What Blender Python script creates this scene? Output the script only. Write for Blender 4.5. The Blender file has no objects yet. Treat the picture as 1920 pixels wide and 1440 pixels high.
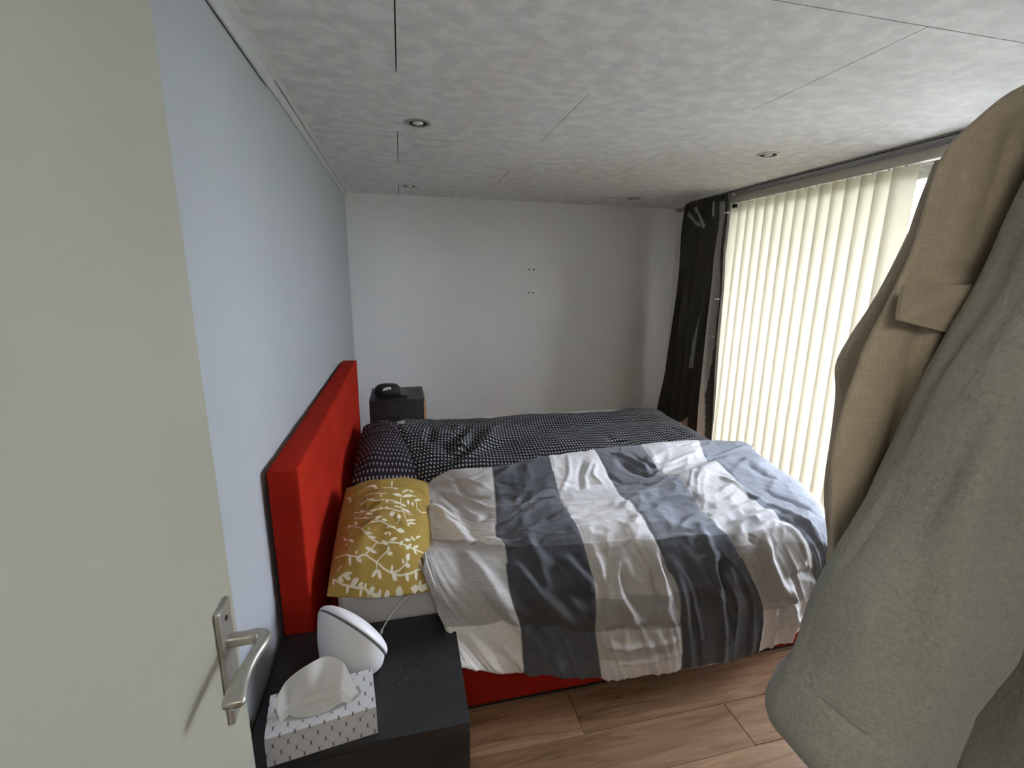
import bpy, bmesh, math, random
import numpy as np
from mathutils import Vector, Matrix

random.seed(7); rng = np.random.default_rng(7)
SC = bpy.context.scene
COL = SC.collection

# ------------------------------------------------------------------ camera
cam_data = bpy.data.cameras.new('camera')
cam = bpy.data.objects.new('camera', cam_data); COL.objects.link(cam)
cam_data.sensor_fit = 'HORIZONTAL'; cam_data.sensor_width = 36.0
cam_data.lens = 36.0 * 872.97 / 1920.0
cam_data.clip_start = 0.02
_r = (0.973814, -0.227047, 0.011686)
_d = (-0.038899, -0.217046, -0.975386)
_f = (0.223995, 0.94939, -0.220194)
cam.matrix_world = Matrix(((_r[0], -_d[0], -_f[0], 0.0), (_r[1], -_d[1], -_f[1], 0.0),
                           (_r[2], -_d[2], -_f[2], 1.54), (0, 0, 0, 1)))
SC.camera = cam

# ------------------------------------------------------------------ light
SC.view_settings.view_transform = 'Standard'
SC.view_settings.look = 'None'
SC.view_settings.gamma = 1.0
SC.view_settings.use_curve_mapping = False
SC.view_settings.exposure = 0.0
world = bpy.data.worlds.new('overcast_sky'); SC.world = world
world.use_nodes = True
_bg = world.node_tree.nodes['Background']
_bg.inputs['Color'].default_value = (0.93, 0.94, 1.13, 1)
_bg.inputs['Strength'].default_value = 33

def area_light(name, loc, rot, sx, sy, power, color):
    l = bpy.data.lights.new(name, 'AREA'); l.shape = 'RECTANGLE'
    l.size = sx; l.size_y = sy; l.energy = power; l.color = color
    o = bpy.data.objects.new(name, l); COL.objects.link(o)
    o.location = loc; o.rotation_euler = rot
    return o
HALL = area_light('hall_fill_light', (0.15, -0.85, 2.15), (0, 0, 0), 1.0, 0.8, 15, (1.0, 0.93, 0.8))  # unseen fill light added behind the camera to lift the shaded sides

# ------------------------------------------------------------------ data
PLAID_GRID = np.array([[[206,2160,530],[191,2160,585],[387,2087,610],[696,2151,620],[951,2169,625],[1233,2202,625],[1584,2215,620],[1913,2195,575],[1840,2195,375],[1870,2195,175]],[[206,2110,575],[191,2110,630],[387,2037,655],[696,2101,665],[951,2119,670],[1233,2152,670],[1584,2165,665],[1913,2145,620],[1840,2145,420],[1870,2145,220]],[[124,2031,575],[109,2031,615],[344,1742,640],[620,1755,650],[882,1733,650],[1167,1838,650],[1474,1945,650],[1887,2049,610],[1840,2049,410],[1870,2049,220]],[[91,1834,575],[76,1834,610],[311,1553,640],[582,1586,675],[836,1577,685],[1155,1671,695],[1430,1753,695],[1778,1861,650],[1840,1861,420],[1870,1861,220]],[[82,1709,575],[67,1709,605],[302,1487,635],[589,1467,670],[837,1468,690],[1086,1433,690],[1335,1439,690],[1720,1586,640],[1840,1586,420],[1870,1586,220]],[[77,1597,575],[62,1597,590],[317,1427,625],[587,1365,640],[829,1316,655],[1100,1291,655],[1392,1309,655],[1631,1370,610],[1840,1370,420],[1870,1370,220]],[[85,1410,606],[55,1360,606],[303,1280,556],[594,1270,513],[891,1260,499],[1193,1260,496],[1480,1270,515],[1660,1300,500],[1840,1300,420],[1870,1300,220]],[[137,1308,457],[107,1288,457],[335,1265,449],[596,1250,386],[910,1240,356],[1256,1250,353],[1498,1260,365],[1645,1285,390],[1840,1285,380],[1820,1305,310]],[[172,1242,362],[142,1222,362],[356,1285,237],[644,1280,161],[961,1275,136],[1297,1280,140],[1502,1290,201],[1600,1300,330],[1840,1300,340],[1820,1320,310]],[[172,1292,382],[142,1272,382],[356,1335,257],[644,1330,181],[961,1325,156],[1297,1330,160],[1502,1340,221],[1600,1350,350],[1840,1350,360],[1820,1370,330]]])/1000.
PLAID_FOLDS = [[16,17,184,1450,605,193,1404,602,210,1363,596,221,1334,588,234,1311,579,248,1293,567,258,1278,550,275,1269,534,293,1266,506,314,1265,476,337,1265,447,363,1265,413,382,1265,388,403,1267,352,423,1269,323,439,1273,287,455,1276,253],[-9,16,136,1441,604,152,1396,602,162,1358,597,168,1328,589,182,1305,575,198,1292,562,212,1281,542,233,1275,519,248,1273,496,268,1271,471,285,1269,447,301,1268,424],[15,17,327,1376,608,337,1352,599,346,1330,589,357,1309,577,368,1295,567,381,1281,553,401,1266,532,422,1259,511,451,1255,486,472,1254,459,499,1253,433,520,1253,410],[-12,18,342,1291,564,355,1275,548,370,1263,529,386,1258,511,404,1256,485,427,1256,456,448,1257,430,469,1257,403,491,1258,371],[11,14,403,1440,645,404,1407,636,410,1381,622,414,1355,608,418,1332,593,422,1306,573,427,1288,556,433,1271,535],[11,15,503,1346,609,521,1326,592,540,1307,572,566,1296,558,586,1284,539],[-9,16,469,1327,590,481,1310,575,500,1292,555,513,1281,539,534,1272,521,554,1265,505,574,1259,485],[13,12,618,1335,617,620,1316,594,622,1299,568,625,1284,541,633,1273,519,634,1264,500,647,1257,477],[-12,13,617,1292,555,619,1280,533,627,1269,512,627,1261,489,633,1253,464,645,1249,438],[14,11,702,1318,621,691,1305,595,683,1297,576,674,1287,553,673,1269,513,681,1262,492,695,1254,469,708,1249,447,721,1245,415,731,1244,377],[-13,14,696,1293,571,700,1282,547,711,1272,524,715,1263,498,722,1255,475,736,1249,448,756,1244,420],[9,10,712,1307,604,718,1295,581,724,1284,557,746,1277,542,764,1270,522],[13,11,818,1294,617,822,1286,592,826,1278,567,836,1271,540,839,1264,511,845,1257,485,848,1249,453],[-11,11,842,1287,603,856,1277,572,870,1269,535,881,1262,505,887,1254,475],[-10,11,806,1281,572,810,1273,541,813,1264,507,826,1254,473,834,1246,438],[14,16,92,1799,614,114,1731,617,137,1668,619,157,1614,619,177,1565,617,194,1521,614,208,1478,611],[-10,14,149,1899,622,170,1820,624,182,1757,626,201,1690,628,207,1632,628,220,1576,628,226,1527,625,262,1508,630,293,1487,633],[9,12,206,1462,609,235,1473,616,265,1481,627,299,1451,629,331,1425,628],[14,14,441,1268,317,463,1272,280,487,1275,245],[-14,16,360,1263,438,386,1264,401,408,1266,358,428,1268,329,443,1270,301,464,1273,272],[10,10,160,2004,626,196,1980,632,232,1952,637,265,1936,641,304,1890,643,337,1846,644],[-8,10,186,2044,633,206,1967,633,223,1895,632,239,1826,632,279,1794,635,317,1765,638],[-10,14,298,1493,635,328,1493,640,354,1493,645,385,1494,649,411,1496,653,437,1496,657,469,1509,662,501,1522,667,532,1535,671,569,1555,675],[8,11,318,1541,641,349,1544,645,379,1546,649,410,1550,653,441,1557,658,472,1567,662,504,1576,666,535,1585,670,572,1600,672],[7,9,358,1775,642,395,1775,645,425,1763,646,463,1767,647,500,1764,648,538,1773,649,577,1781,649,621,1785,650],[-8,10,381,1894,651,421,1869,652,470,1851,652,513,1871,654,554,1880,654,596,1901,656,638,1920,657],[-6,9,363,1692,641,401,1692,643,438,1693,645,475,1699,647,504,1693,649,531,1682,652,564,1673,656,591,1661,661],[7,10,336,1466,638,373,1463,643,413,1461,649,451,1484,657,489,1510,665],[5,9,637,1750,650,676,1814,652,721,1883,656,752,1971,662,787,2090,668],[-5,8,712,1732,651,743,1817,653,773,1904,658,848,2031,667],[5,8,741,1727,651,769,1801,652,787,1863,655,876,1994,665],[5,8,841,1772,651,828,1859,655,897,1982,664],[-6,9,629,1849,653,669,1837,653,699,1811,652,732,1795,651,767,1790,651,802,1786,651,837,1784,651],[8,11,611,1253,336,653,1252,322,689,1251,310,718,1251,299,752,1249,304,781,1248,301,810,1247,299,847,1246,297,874,1245,303,904,1245,301],[-6,11,603,1250,382,629,1248,384,655,1247,385,682,1246,382,709,1245,384,745,1243,381,773,1242,378,802,1241,376,838,1240,374,869,1240,367,906,1240,365],[7,11,686,1262,233,721,1261,229,757,1260,225,800,1259,222,827,1257,228,863,1256,225,891,1254,232,928,1254,230],[-9,12,207,1635,628,252,1593,633,278,1620,636,311,1649,638],[16,13,1247,1284,641,1250,1272,606,1255,1267,564,1274,1265,533,1294,1261,494,1312,1256,456,1338,1253,423,1373,1253,384],[-12,14,1215,1271,604,1221,1267,573,1237,1265,546,1248,1263,515,1264,1259,483,1278,1255,454,1299,1252,421],[-8,10,1201,1285,647,1182,1275,622],[12,13,1024,1272,602,1032,1267,564,1042,1264,532,1054,1258,492,1073,1253,462,1085,1248,431,1104,1244,394],[9,12,1009,1307,666,1010,1284,639,1034,1273,607,1058,1267,575],[-14,16,1058,1269,586,1067,1266,559,1075,1263,532,1084,1260,501,1089,1255,475,1097,1249,439,1100,1245,406,1112,1244,365],[9,13,1096,1264,542,1109,1261,506,1119,1255,470,1126,1250,439,1146,1247,406,1158,1246,370],[14,12,1370,1255,443,1358,1252,398,1321,1252,357],[-10,13,1395,1254,413,1392,1253,375,1382,1255,343,1351,1258,295],[10,14,1491,1262,330,1462,1263,301,1432,1264,276,1389,1263,262,1353,1264,244],[7,13,1097,1477,694,1138,1484,695,1175,1484,696,1227,1502,699,1286,1537,700,1349,1569,698],[-6,13,1079,1405,688,1118,1407,688,1155,1409,690,1191,1412,692,1247,1431,694,1304,1453,694,1372,1486,691],[-9,14,1074,1313,671,1119,1325,677,1172,1346,684,1219,1361,688,1268,1377,689],[8,13,1134,1291,656,1167,1302,666,1212,1315,675,1252,1332,682,1314,1349,683,1377,1369,680],[-9,13,1158,1286,650,1194,1292,657,1231,1299,663,1267,1306,668,1318,1319,673,1376,1334,672],[7,13,926,1296,647,962,1305,662,1006,1322,674,1051,1333,678,1102,1350,683],[-5,13,928,1364,683,969,1376,685,1010,1394,687,1051,1413,688,1125,1429,691],[6,12,824,1468,689,863,1480,692,911,1501,694,957,1519,695,988,1515,696,1025,1516,696,1054,1511,696,1089,1506,696],[-14,13,1019,1976,663,1033,1918,657,1047,1865,652,1071,1835,650,1096,1805,650],[12,12,1030,2071,670,1057,2021,666,1084,1969,660,1098,1917,655,1111,1860,650],[-8,11,1122,2078,669,1135,1984,660,1150,1934,655,1164,1880,650],[-8,12,898,1887,657,910,1824,653,924,1772,650,957,1763,650,991,1753,651,1018,1735,655,1022,1682,674],[8,11,1184,1914,652,1260,1920,652,1318,1946,653,1370,1969,654,1429,2000,655,1495,2036,656],[-7,11,1203,1854,650,1255,1873,651,1306,1886,653,1371,1897,655,1445,1922,653],[6,12,1338,1651,701,1342,1615,701,1346,1578,699,1353,1541,697,1353,1496,693,1360,1459,690,1373,1430,686],[10,13,1374,1413,684,1386,1390,681,1402,1368,677,1425,1354,671,1445,1330,658,1466,1316,642,1499,1308,620],[-8,12,1444,1511,688,1456,1479,684,1480,1458,679,1495,1436,676,1508,1405,670,1533,1387,660,1554,1368,647],[-9,13,1346,1336,677,1368,1320,667,1395,1313,657,1422,1306,645,1446,1298,627,1473,1291,602,1501,1289,579],[-8,12,1569,1741,691,1549,1673,690,1564,1634,687,1569,1585,682],[8,12,1458,1330,655,1460,1309,636,1472,1299,618,1488,1291,593,1526,1285,552],[-5,14,576,1483,671,605,1490,675,634,1490,678,667,1497,682,700,1504,685,733,1504,687,765,1507,689,798,1510,691,833,1514,692],[5,14,632,1365,650,659,1365,656,691,1366,662,723,1368,668,755,1372,673,788,1381,678,822,1392,683],[-8,14,1338,1259,475,1377,1260,479,1421,1261,482,1460,1261,467,1508,1263,451],[8,15,410,1384,624,427,1357,610,444,1334,595,462,1319,584,474,1303,569,494,1292,556,520,1289,549,540,1283,540,567,1280,533,593,1274,522],[10,14,496,1347,610,514,1323,588,533,1307,572,546,1297,559,566,1287,545,586,1279,531]]
DARK_GRID = np.array([[[85,3270,160],[60,3270,200],[330,3270,200],[700,3270,200],[1050,3270,200],[1400,3270,200],[1680,3270,200],[1860,3270,200],[1960,3270,200]],[[55,3220,420],[30,3220,460],[330,3220,460],[700,3220,460],[1050,3220,460],[1400,3220,460],[1680,3220,460],[1860,3220,460],[1960,3220,360]],[[25,3080,560],[0,3080,600],[300,3080,590],[700,3080,585],[1050,3080,585],[1400,3080,585],[1680,3080,585],[1860,3080,560],[1960,3080,360]],[[-5,2800,635],[-30,2800,675],[260,2800,657],[700,2800,652],[1050,2800,652],[1400,2800,652],[1680,2800,652],[1860,2800,560],[1960,2800,360]],[[25,2500,640],[0,2500,680],[280,2500,665],[700,2500,655],[1050,2500,655],[1400,2500,655],[1680,2500,655],[1860,2500,560],[1960,2500,360]],[[85,2200,590],[60,2200,630],[330,2200,650],[700,2200,640],[1050,2200,640],[1400,2200,640],[1680,2200,640],[1860,2200,520],[1960,2200,360]],[[125,1950,520],[100,1950,560],[360,1950,565],[700,1950,565],[1050,1950,565],[1400,1950,565],[1680,1950,565],[1860,1950,520],[1960,1950,360]]])/1000.
DARK_FOLDS = [[22,22,109,2285,655,271,3250,342,300,2615,665],[-18,20,183,3261,259,213,2322,663,344,2606,664],[22,24,245,3266,225,286,2358,664,506,3206,486],[-16,22,204,2190,643,330,2322,662,462,2615,661],[18,24,259,2166,640,396,2340,661,524,2606,660],[20,20,-2,2877,622,67,3215,473,121,3245,377],[-18,18,31,2679,683,104,3218,468,115,2479,675],[16,18,-26,2661,667,4,2542,655,78,3254,318],[-22,20,156,3189,514,126,2460,673,166,3258,285],[14,16,95,3186,519,107,2533,677],[14,20,121,3260,268,244,3260,267,240,2174,641],[-18,22,60,3250,309,118,3267,219,138,2166,632],[-5,18,1826,3239,412,1928,3199,418,1896,2976,515],[7,18,1685,3209,481,1882,3218,453,1935,3117,417],[-5,18,1591,2460,662,1584,2312,660,1619,2259,656],[8,18,1584,3254,317,1854,3250,344,1484,2250,650],[-7,16,1322,3256,300,1131,2322,651,1247,2276,649],[7,14,1199,3260,266,1484,3259,274,1869,3263,240]]
PRINT_VINES = [[431,231,391,198,333,163,444,123,521,93,599,73,687,60,779,63,895,95,970,70],[444,123,489,148,544,173,551,198],[444,123,456,80],[333,163,263,150,183,163,43,213],[599,73,672,83,727,103,747,130],[895,95,920,135,912,153],[43,83,130,43,198,33,288,23,346,23,393,10,451,3,484,3],[799,13,880,13,1000,38],[153,401,228,361,306,298,383,251,466,223,549,221,654,216,737,208,812,195,897,195],[278,338,366,363,449,361,536,323,622,301,694,291],[637,579,649,496,684,421,724,363],[807,584,822,516,877,494,932,529],[221,561,303,571,414,546,514,551,602,541],[48,747,100,719],[165,764,241,747,343,727,449,684,554,684],[168,519,278,484,353,461,449,469,496,464,634,444,772,449],[211,471,283,454,356,434],[180,451,313,409,456,393],[639,368,617,348],[253,669,328,652,419,627,481,617],[178,261,103,306],[80,118,113,128]]
PRINT_LEAVES = [[456,85,409,60,9],[461,85,506,53,12],[241,153,308,123,10],[178,165,203,113,10],[238,163,251,188,9],[368,190,441,170,8],[368,190,328,203,8],[368,193,366,208,6],[546,170,556,198,9],[539,163,599,155,8],[734,130,764,165,17],[714,108,692,135,9],[727,103,779,98,9],[599,73,599,110,11],[604,70,657,43,11],[892,98,865,150,11],[892,90,957,70,9],[732,63,772,35,10],[830,75,847,38,12],[915,128,915,160,6],[88,78,148,53,10],[110,80,226,85,8],[145,78,216,58,9],[218,38,293,55,12],[198,33,185,8,11],[288,25,336,38,9],[313,20,328,5,12],[346,20,371,35,9],[393,10,451,20,9],[393,10,383,3,8],[486,3,516,10,9],[544,0,596,5,9],[43,83,60,48,8],[867,15,895,38,10],[870,13,799,10,9],[867,13,962,13,9],[652,10,722,3,13],[213,386,190,426,11],[155,388,125,421,12],[306,298,388,286,6],[333,271,426,258,7],[351,311,336,326,6],[476,238,544,206,10],[559,233,632,248,9],[657,201,687,236,9],[732,193,779,228,9],[714,208,752,188,9],[787,198,852,228,9],[799,198,837,170,9],[699,243,769,248,8],[769,256,779,283,7],[782,263,812,256,7],[817,273,867,303,7],[622,301,699,296,14],[388,378,446,388,8],[459,373,519,361,9],[514,311,554,318,7],[546,288,561,263,9],[549,311,607,321,6],[494,278,539,286,6],[714,574,729,534,12],[649,594,546,604,10],[649,586,815,637,9],[767,571,777,531,10],[782,581,877,614,8],[647,524,707,514,8],[647,531,559,526,8],[657,479,757,471,11],[657,479,569,481,7],[712,378,812,404,7],[727,363,812,373,7],[729,361,739,331,10],[632,373,629,419,16],[531,419,591,419,15],[484,536,511,534,13],[303,571,276,632,6],[303,571,361,584,6],[419,629,434,574,7],[554,684,604,664,12],[649,614,719,684,9],[719,679,787,674,8],[531,712,529,767,7],[221,519,286,484,9],[424,471,454,469,12],[489,481,509,454,9],[163,276,208,243,9],[135,243,145,253,9],[78,712,128,702,7],[168,744,190,757,7]]
YELLOW_CORNERS = [[-0.27,1.335,0.575],[0.065,1.294,0.57],[0.106,2.096,0.6],[-0.273,1.977,0.66]]
DARK_PILLOW_CORNERS = [[-0.271,2.097,0.6],[0.083,2.108,0.58],[0.008,2.898,0.61],[-0.276,2.978,0.62]]
CURTAIN_STRIPES = [[[2.133,0.82,0.079],[1.931,0.832,0.055],[1.49,0.882,0.035],[1.071,0.882,0.029],[0.625,0.846,0.042],[0.256,0.848,0.076]],[[1.696,0.646,0.011],[1.356,0.601,0.038],[1.042,0.558,0.043],[0.807,0.525,0.016]],[[0.613,0.649,0.01],[0.392,0.62,0.054],[0.237,0.553,0.09]],[[1.481,0.235,0.012],[1.158,0.259,0.018]],[[2.13,0.126,0.021],[2.006,0.23,0.013]],[[2.132,0.218,0.027],[1.977,0.354,0.013]],[[2.144,0.681,0.03],[2.037,0.702,0.017]]]
def catmull(P, n):
    """P (k,...) control points -> n samples, returns samples and parameter"""
    k = len(P)
    t = np.linspace(0, k-1, n); i = np.minimum(t.astype(int), k-2); s = (t-i)
    ext = np.concatenate([2*P[:1]-P[1:2], P, 2*P[-1:]-P[-2:-1]])
    sh = (-1,)+(1,)*(P.ndim-1); s = s.reshape(sh)
    a, b, c, d = ext[i], ext[i+1], ext[i+2], ext[i+3]
    lo=.5
    m1=lo*(c-a); m2=lo*(d-b)
    return (2*s**3-3*s**2+1)*b+(s**3-2*s**2+s)*m1+(-2*s**3+3*s**2)*c+(s**3-s**2)*m2, t
def patch(G, nu, nv):
    A, v = catmull(G, nv)
    B, u = catmull(np.swapaxes(A, 0, 1), nu)
    return np.swapaxes(B, 0, 1), u, v
def pillow(c, nu, nv, H, pinch=.035, low=.35, rnd=0.0):
    """c corners NL,NR,FR,FL; returns top and bottom sheets (nv,nu,3)"""
    c = np.array(c, float)
    a, b = np.meshgrid(np.linspace(0, 1, nu), np.linspace(0, 1, nv))
    X, Y = 2*a-1, 2*b-1
    A = ((1+X*np.sqrt(1-rnd*Y*Y/2))/2)[..., None]; B = ((1+Y*np.sqrt(1-rnd*X*X/2))/2)[..., None]
    P = c[0]*(1-A)*(1-B)+c[1]*A*(1-B)+c[2]*A*B+c[3]*(1-A)*B
    ax = (c[1]-c[0]+c[2]-c[3])/2; ay = (c[3]-c[0]+c[2]-c[1])/2
    pa = pinch*(4*b*(1-b))*(1-2*a); pb = pinch*(4*a*(1-a))*(1-2*b)
    P = P+pa[..., None]*ax/np.linalg.norm(ax)+pb[..., None]*ay/np.linalg.norm(ay)
    n = np.cross(ax, ay); n /= np.linalg.norm(n)
    pr = (np.maximum(0, 1-np.abs(2*a-1)**2.6)**.62)*(np.maximum(0, 1-np.abs(2*b-1)**2.6)**.62)
    return P+n*(H*pr)[..., None], P-n*(H*low*pr)[..., None], a, b, n

# ------------------------------------------------------------------ helpers
def tag(o, label=None, cat=None, group=None, kind=None):
    if label: o['label'] = label
    if cat: o['category'] = cat
    if group: o['group'] = group
    if kind: o['kind'] = kind
    return o

def link(o, parent):
    COL.objects.link(o)
    if parent is not None:
        o.parent = parent
        p = Vector((0, 0, 0)); q = parent
        while q is not None:
            p += Vector(q.location); q = q.parent
        o.location = Vector(o.location) - p
    return o

def thing(name, loc, label, cat, group=None):
    o = bpy.data.objects.new(name, None); COL.objects.link(o)
    o.location = loc; o.empty_display_size = .05
    return tag(o, label, cat, group)

def mesh(name, verts, faces, mat, parent=None, smooth=True, col=None, uv=None):
    me = bpy.data.meshes.new(name)
    me.from_pydata([tuple(map(float, v)) for v in verts], [], [tuple(map(int, f)) for f in faces])
    if col is not None:
        a = me.color_attributes.new('print', 'FLOAT_COLOR', 'POINT')
        c = np.ones((len(me.vertices), 4), np.float32); c[:, :3] = col
        a.data.foreach_set('color', c.ravel())
    if uv is not None:
        l = me.uv_layers.new(name='uv')
        idx = np.empty(len(me.loops), np.int32); me.loops.foreach_get('vertex_index', idx)
        l.data.foreach_set('uv', np.asarray(uv, np.float32)[idx].ravel())
    if mat is not None: me.materials.append(mat)
    if smooth: me.polygons.foreach_set('use_smooth', [True]*len(me.polygons))
    me.update()
    return link(bpy.data.objects.new(name, me), parent)

def from_bm(name, bm, mat, parent=None, smooth=False):
    bmesh.ops.recalc_face_normals(bm, faces=bm.faces)
    me = bpy.data.meshes.new(name); bm.to_mesh(me); bm.free()
    if mat is not None: me.materials.append(mat)
    if smooth:
        me.polygons.foreach_set('use_smooth', [True]*len(me.polygons))
        me.set_sharp_from_angle(angle=math.radians(38))
    return link(bpy.data.objects.new(name, me), parent)

def box_bm(bm, lo, hi, bev=0.0, seg=2, rot=None):
    lo = Vector(lo); hi = Vector(hi); c = (lo+hi)/2; s = hi-lo
    r = bmesh.ops.create_cube(bm, size=1.0)
    vs = r['verts']
    bmesh.ops.scale(bm, vec=s, verts=vs)
    if bev > 0:
        es = list({e for v in vs for e in v.link_edges})
        rr = bmesh.ops.bevel(bm, geom=es, offset=bev, segments=seg, profile=.6, affect='EDGES')
        vs = list({v for v in rr['verts']} | {v for v in vs if v.is_valid})
    if rot is not None: bmesh.ops.rotate(bm, cent=(0, 0, 0), matrix=rot, verts=vs)
    bmesh.ops.translate(bm, vec=c, verts=vs)
    return vs

def box(name, lo, hi, mat, parent=None, bev=0.0, seg=2, rot=None):
    bm = bmesh.new(); box_bm(bm, lo, hi, bev, seg, rot)
    return from_bm(name, bm, mat, parent, smooth=bev > 0)

def grid_faces(nv, nu, off=0, flip=False, wrap=False):
    i = np.arange(nv-1)[:, None]; j = np.arange(nu if wrap else nu-1)[None, :]
    j2 = (j+1) % nu
    a = i*nu+j; b = i*nu+j2; c = (i+1)*nu+j2; d = (i+1)*nu+j
    F = np.stack([a, b, c, d], -1).reshape(-1, 4)+off
    return F[:, ::-1] if flip else F

def lathe(bm, prof, center, axis=(0, 0, 1), n=32, cap=True):
    ax = Vector(axis).normalized(); q = Vector((0, 0, 1)).rotation_difference(ax)
    c = Vector(center); rings = []
    for r, h in prof:
        rings.append([bm.verts.new(c+q @ Vector((r*math.cos(2*math.pi*k/n), r*math.sin(2*math.pi*k/n), h))) for k in range(n)])
    for A, B in zip(rings, rings[1:]):
        for k in range(n):
            bm.faces.new((A[k], A[(k+1) % n], B[(k+1) % n], B[k]))
    if cap:
        bm.faces.new(rings[0][::-1]); bm.faces.new(rings[-1])

def tube(name, pts, r, mat, parent=None, n=10, sub=6):
    P = np.array(pts, float)
    P, _ = catmull(P, (len(P)-1)*sub+1)
    rr = r if hasattr(r, '__len__') else [r]*len(P)
    rr = np.interp(np.linspace(0, 1, len(P)), np.linspace(0, 1, len(rr)), rr)
    V = []; up = np.array((0.13, .21, .97))
    for i, p in enumerate(P):
        t = P[min(i+1, len(P)-1)]-P[max(i-1, 0)]; t /= np.linalg.norm(t)
        a = np.cross(t, up); a /= np.linalg.norm(a); b = np.cross(a, t)
        for k in range(n):
            w = 2*math.pi*k/n
            V.append(p+rr[i]*(math.cos(w)*a+math.sin(w)*b))
    F = [tuple(f) for f in grid_faces(len(P), n, wrap=True)]
    F += [tuple(range(n))[::-1], tuple(range((len(P)-1)*n, len(P)*n))]
    return mesh(name, V, F, mat, parent)

# numpy gradient-free value noise -------------------------------------------
def _hash(ix, iy, iz):
    h = (ix*374761393+iy*668265263+iz*2147483647 ^ 0x5bf03635) & 0xffffffff
    h = ((h ^ (h >> 13))*1274126177) & 0xffffffff
    h = (h ^ (h >> 16)) & 0xffffffff
    return h/4294967295.0
def vnoise(x, y, z=0.0):
    x, y, z = np.broadcast_arrays(np.asarray(x, float), np.asarray(y, float), np.asarray(z, float))
    fx, fy, fz = np.floor(x), np.floor(y), np.floor(z)
    ix, iy, iz = fx.astype(np.int64), fy.astype(np.int64), fz.astype(np.int64)
    u, v, w = x-fx, y-fy, z-fz
    u, v, w = [t*t*t*(t*(t*6-15)+10) for t in (u, v, w)]
    def L(a, b, t): return a+(b-a)*t
    r = []
    for dz in (0, 1):
        q = []
        for dy in (0, 1):
            q.append(L(_hash(ix, iy+dy, iz+dz), _hash(ix+1, iy+dy, iz+dz), u))
        r.append(L(q[0], q[1], v))
    return L(r[0], r[1], w)*2-1
def ridged(x, y, z=0.0):
    return 1-2*np.abs(vnoise(x, y, z))

def normals(S):
    du = np.gradient(S, axis=1); dv = np.gradient(S, axis=0)
    n = np.cross(du, dv); n /= np.linalg.norm(n, axis=-1, keepdims=True)+1e-12
    return n

def seg_dist(P, a, b):
    ab = b-a; t = np.clip(((P-a) @ ab)/(ab @ ab+1e-12), 0, 1)
    return np.linalg.norm(P-a-t[..., None]*ab, axis=-1), t

def fold_field(S, folds, wscale=1.0, gain=1.0):
    """height of creases: every fold is [height mm, half-width mm, x, y, z, x, y, z, ...] in world mm"""
    H = np.zeros(S.shape[:2])
    for f in folds:
        amp, w = f[0]/1000*gain, f[1]/1000*wscale
        pts = np.array(f[2:], float).reshape(-1, 3)/1000
        lo = pts.min(0)-5*w; hi = pts.max(0)+5*w
        m = np.all((S > lo) & (S < hi), axis=-1)
        if not m.any(): continue
        P = S[m]; k = len(pts)-1
        D = np.full(len(P), 9.); T = np.zeros(len(P))
        for i in range(k):
            d, t = seg_dist(P, pts[i], pts[i+1])
            u = d < D; D[u] = d[u]; T[u] = (i+t[u])/k
        taper = np.clip(np.minimum(T, 1-T)*5+.25, 0, 1)
        q = D/w
        var = .75+.5*vnoise(P[:, 0]*16, P[:, 1]*16, P[:, 2]*16)
        H[m] += amp*taper*(var*(.62*np.exp(-q**1.5)-.25*np.exp(-((q-1.9)/.8)**2))+.55*np.exp(-(q/2.3)**2))
    return H

# ------------------------------------------------------------------ materials
def nodes_of(name):
    m = bpy.data.materials.new(name); m.use_nodes = True
    nt = m.node_tree; b = nt.nodes['Principled BSDF']
    return m, nt, b
def N(nt, t, **kw):
    n = nt.nodes.new(t)
    for k, v in kw.items():
        if k in n.inputs: n.inputs[k].default_value = v
        else: setattr(n, k, v)
    return n
def coords(nt, scale=(1, 1, 1), kind='Object'):
    tc = N(nt, 'ShaderNodeTexCoord'); mp = N(nt, 'ShaderNodeMapping')
    mp.inputs['Scale'].default_value = scale
    nt.links.new(tc.outputs[kind], mp.inputs['Vector'])
    return mp.outputs['Vector']
def ramp(nt, fac, stops, interp='LINEAR'):
    r = N(nt, 'ShaderNodeValToRGB'); r.color_ramp.interpolation = interp
    e = r.color_ramp.elements
    while len(e) < len(stops): e.new(.5)
    for k, (p, c) in enumerate(stops):
        e[k].position = p; e[k].color = (*c, 1) if len(c) == 3 else c
    nt.links.new(fac, r.inputs['Fac'])
    return r.outputs['Color']
def bump(nt, b, h, strength=.3, dist=.002):
    n = N(nt, 'ShaderNodeBump'); n.inputs['Strength'].default_value = strength
    n.inputs['Distance'].default_value = dist
    nt.links.new(h, n.inputs['Height']); nt.links.new(n.outputs['Normal'], b.inputs['Normal'])

def plain(name, c, rough=.5, metal=0.0, noise=0.0, scale=20, bmp=0.0, bscale=200, sheen=0.0, spec=.5):
    m, nt, b = nodes_of(name)
    b.inputs['Roughness'].default_value = rough; b.inputs['Metallic'].default_value = metal
    b.inputs['Base Color'].default_value = (*c, 1)
    b.inputs['Specular IOR Level'].default_value = spec
    if sheen: b.inputs['Sheen Weight'].default_value = sheen
    v = coords(nt)
    if noise:
        n = N(nt, 'ShaderNodeTexNoise', Scale=scale, Detail=4.0)
        nt.links.new(v, n.inputs['Vector'])
        lo = tuple(x*(1-noise) for x in c); hi = tuple(min(1, x*(1+noise)) for x in c)
        nt.links.new(ramp(nt, n.outputs['Fac'], [(.3, lo), (.7, hi)]), b.inputs['Base Color'])
    if bmp:
        n2 = N(nt, 'ShaderNodeTexNoise', Scale=bscale, Detail=3.0)
        nt.links.new(v, n2.inputs['Vector']); bump(nt, b, n2.outputs['Fac'], bmp)
    return m

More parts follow.
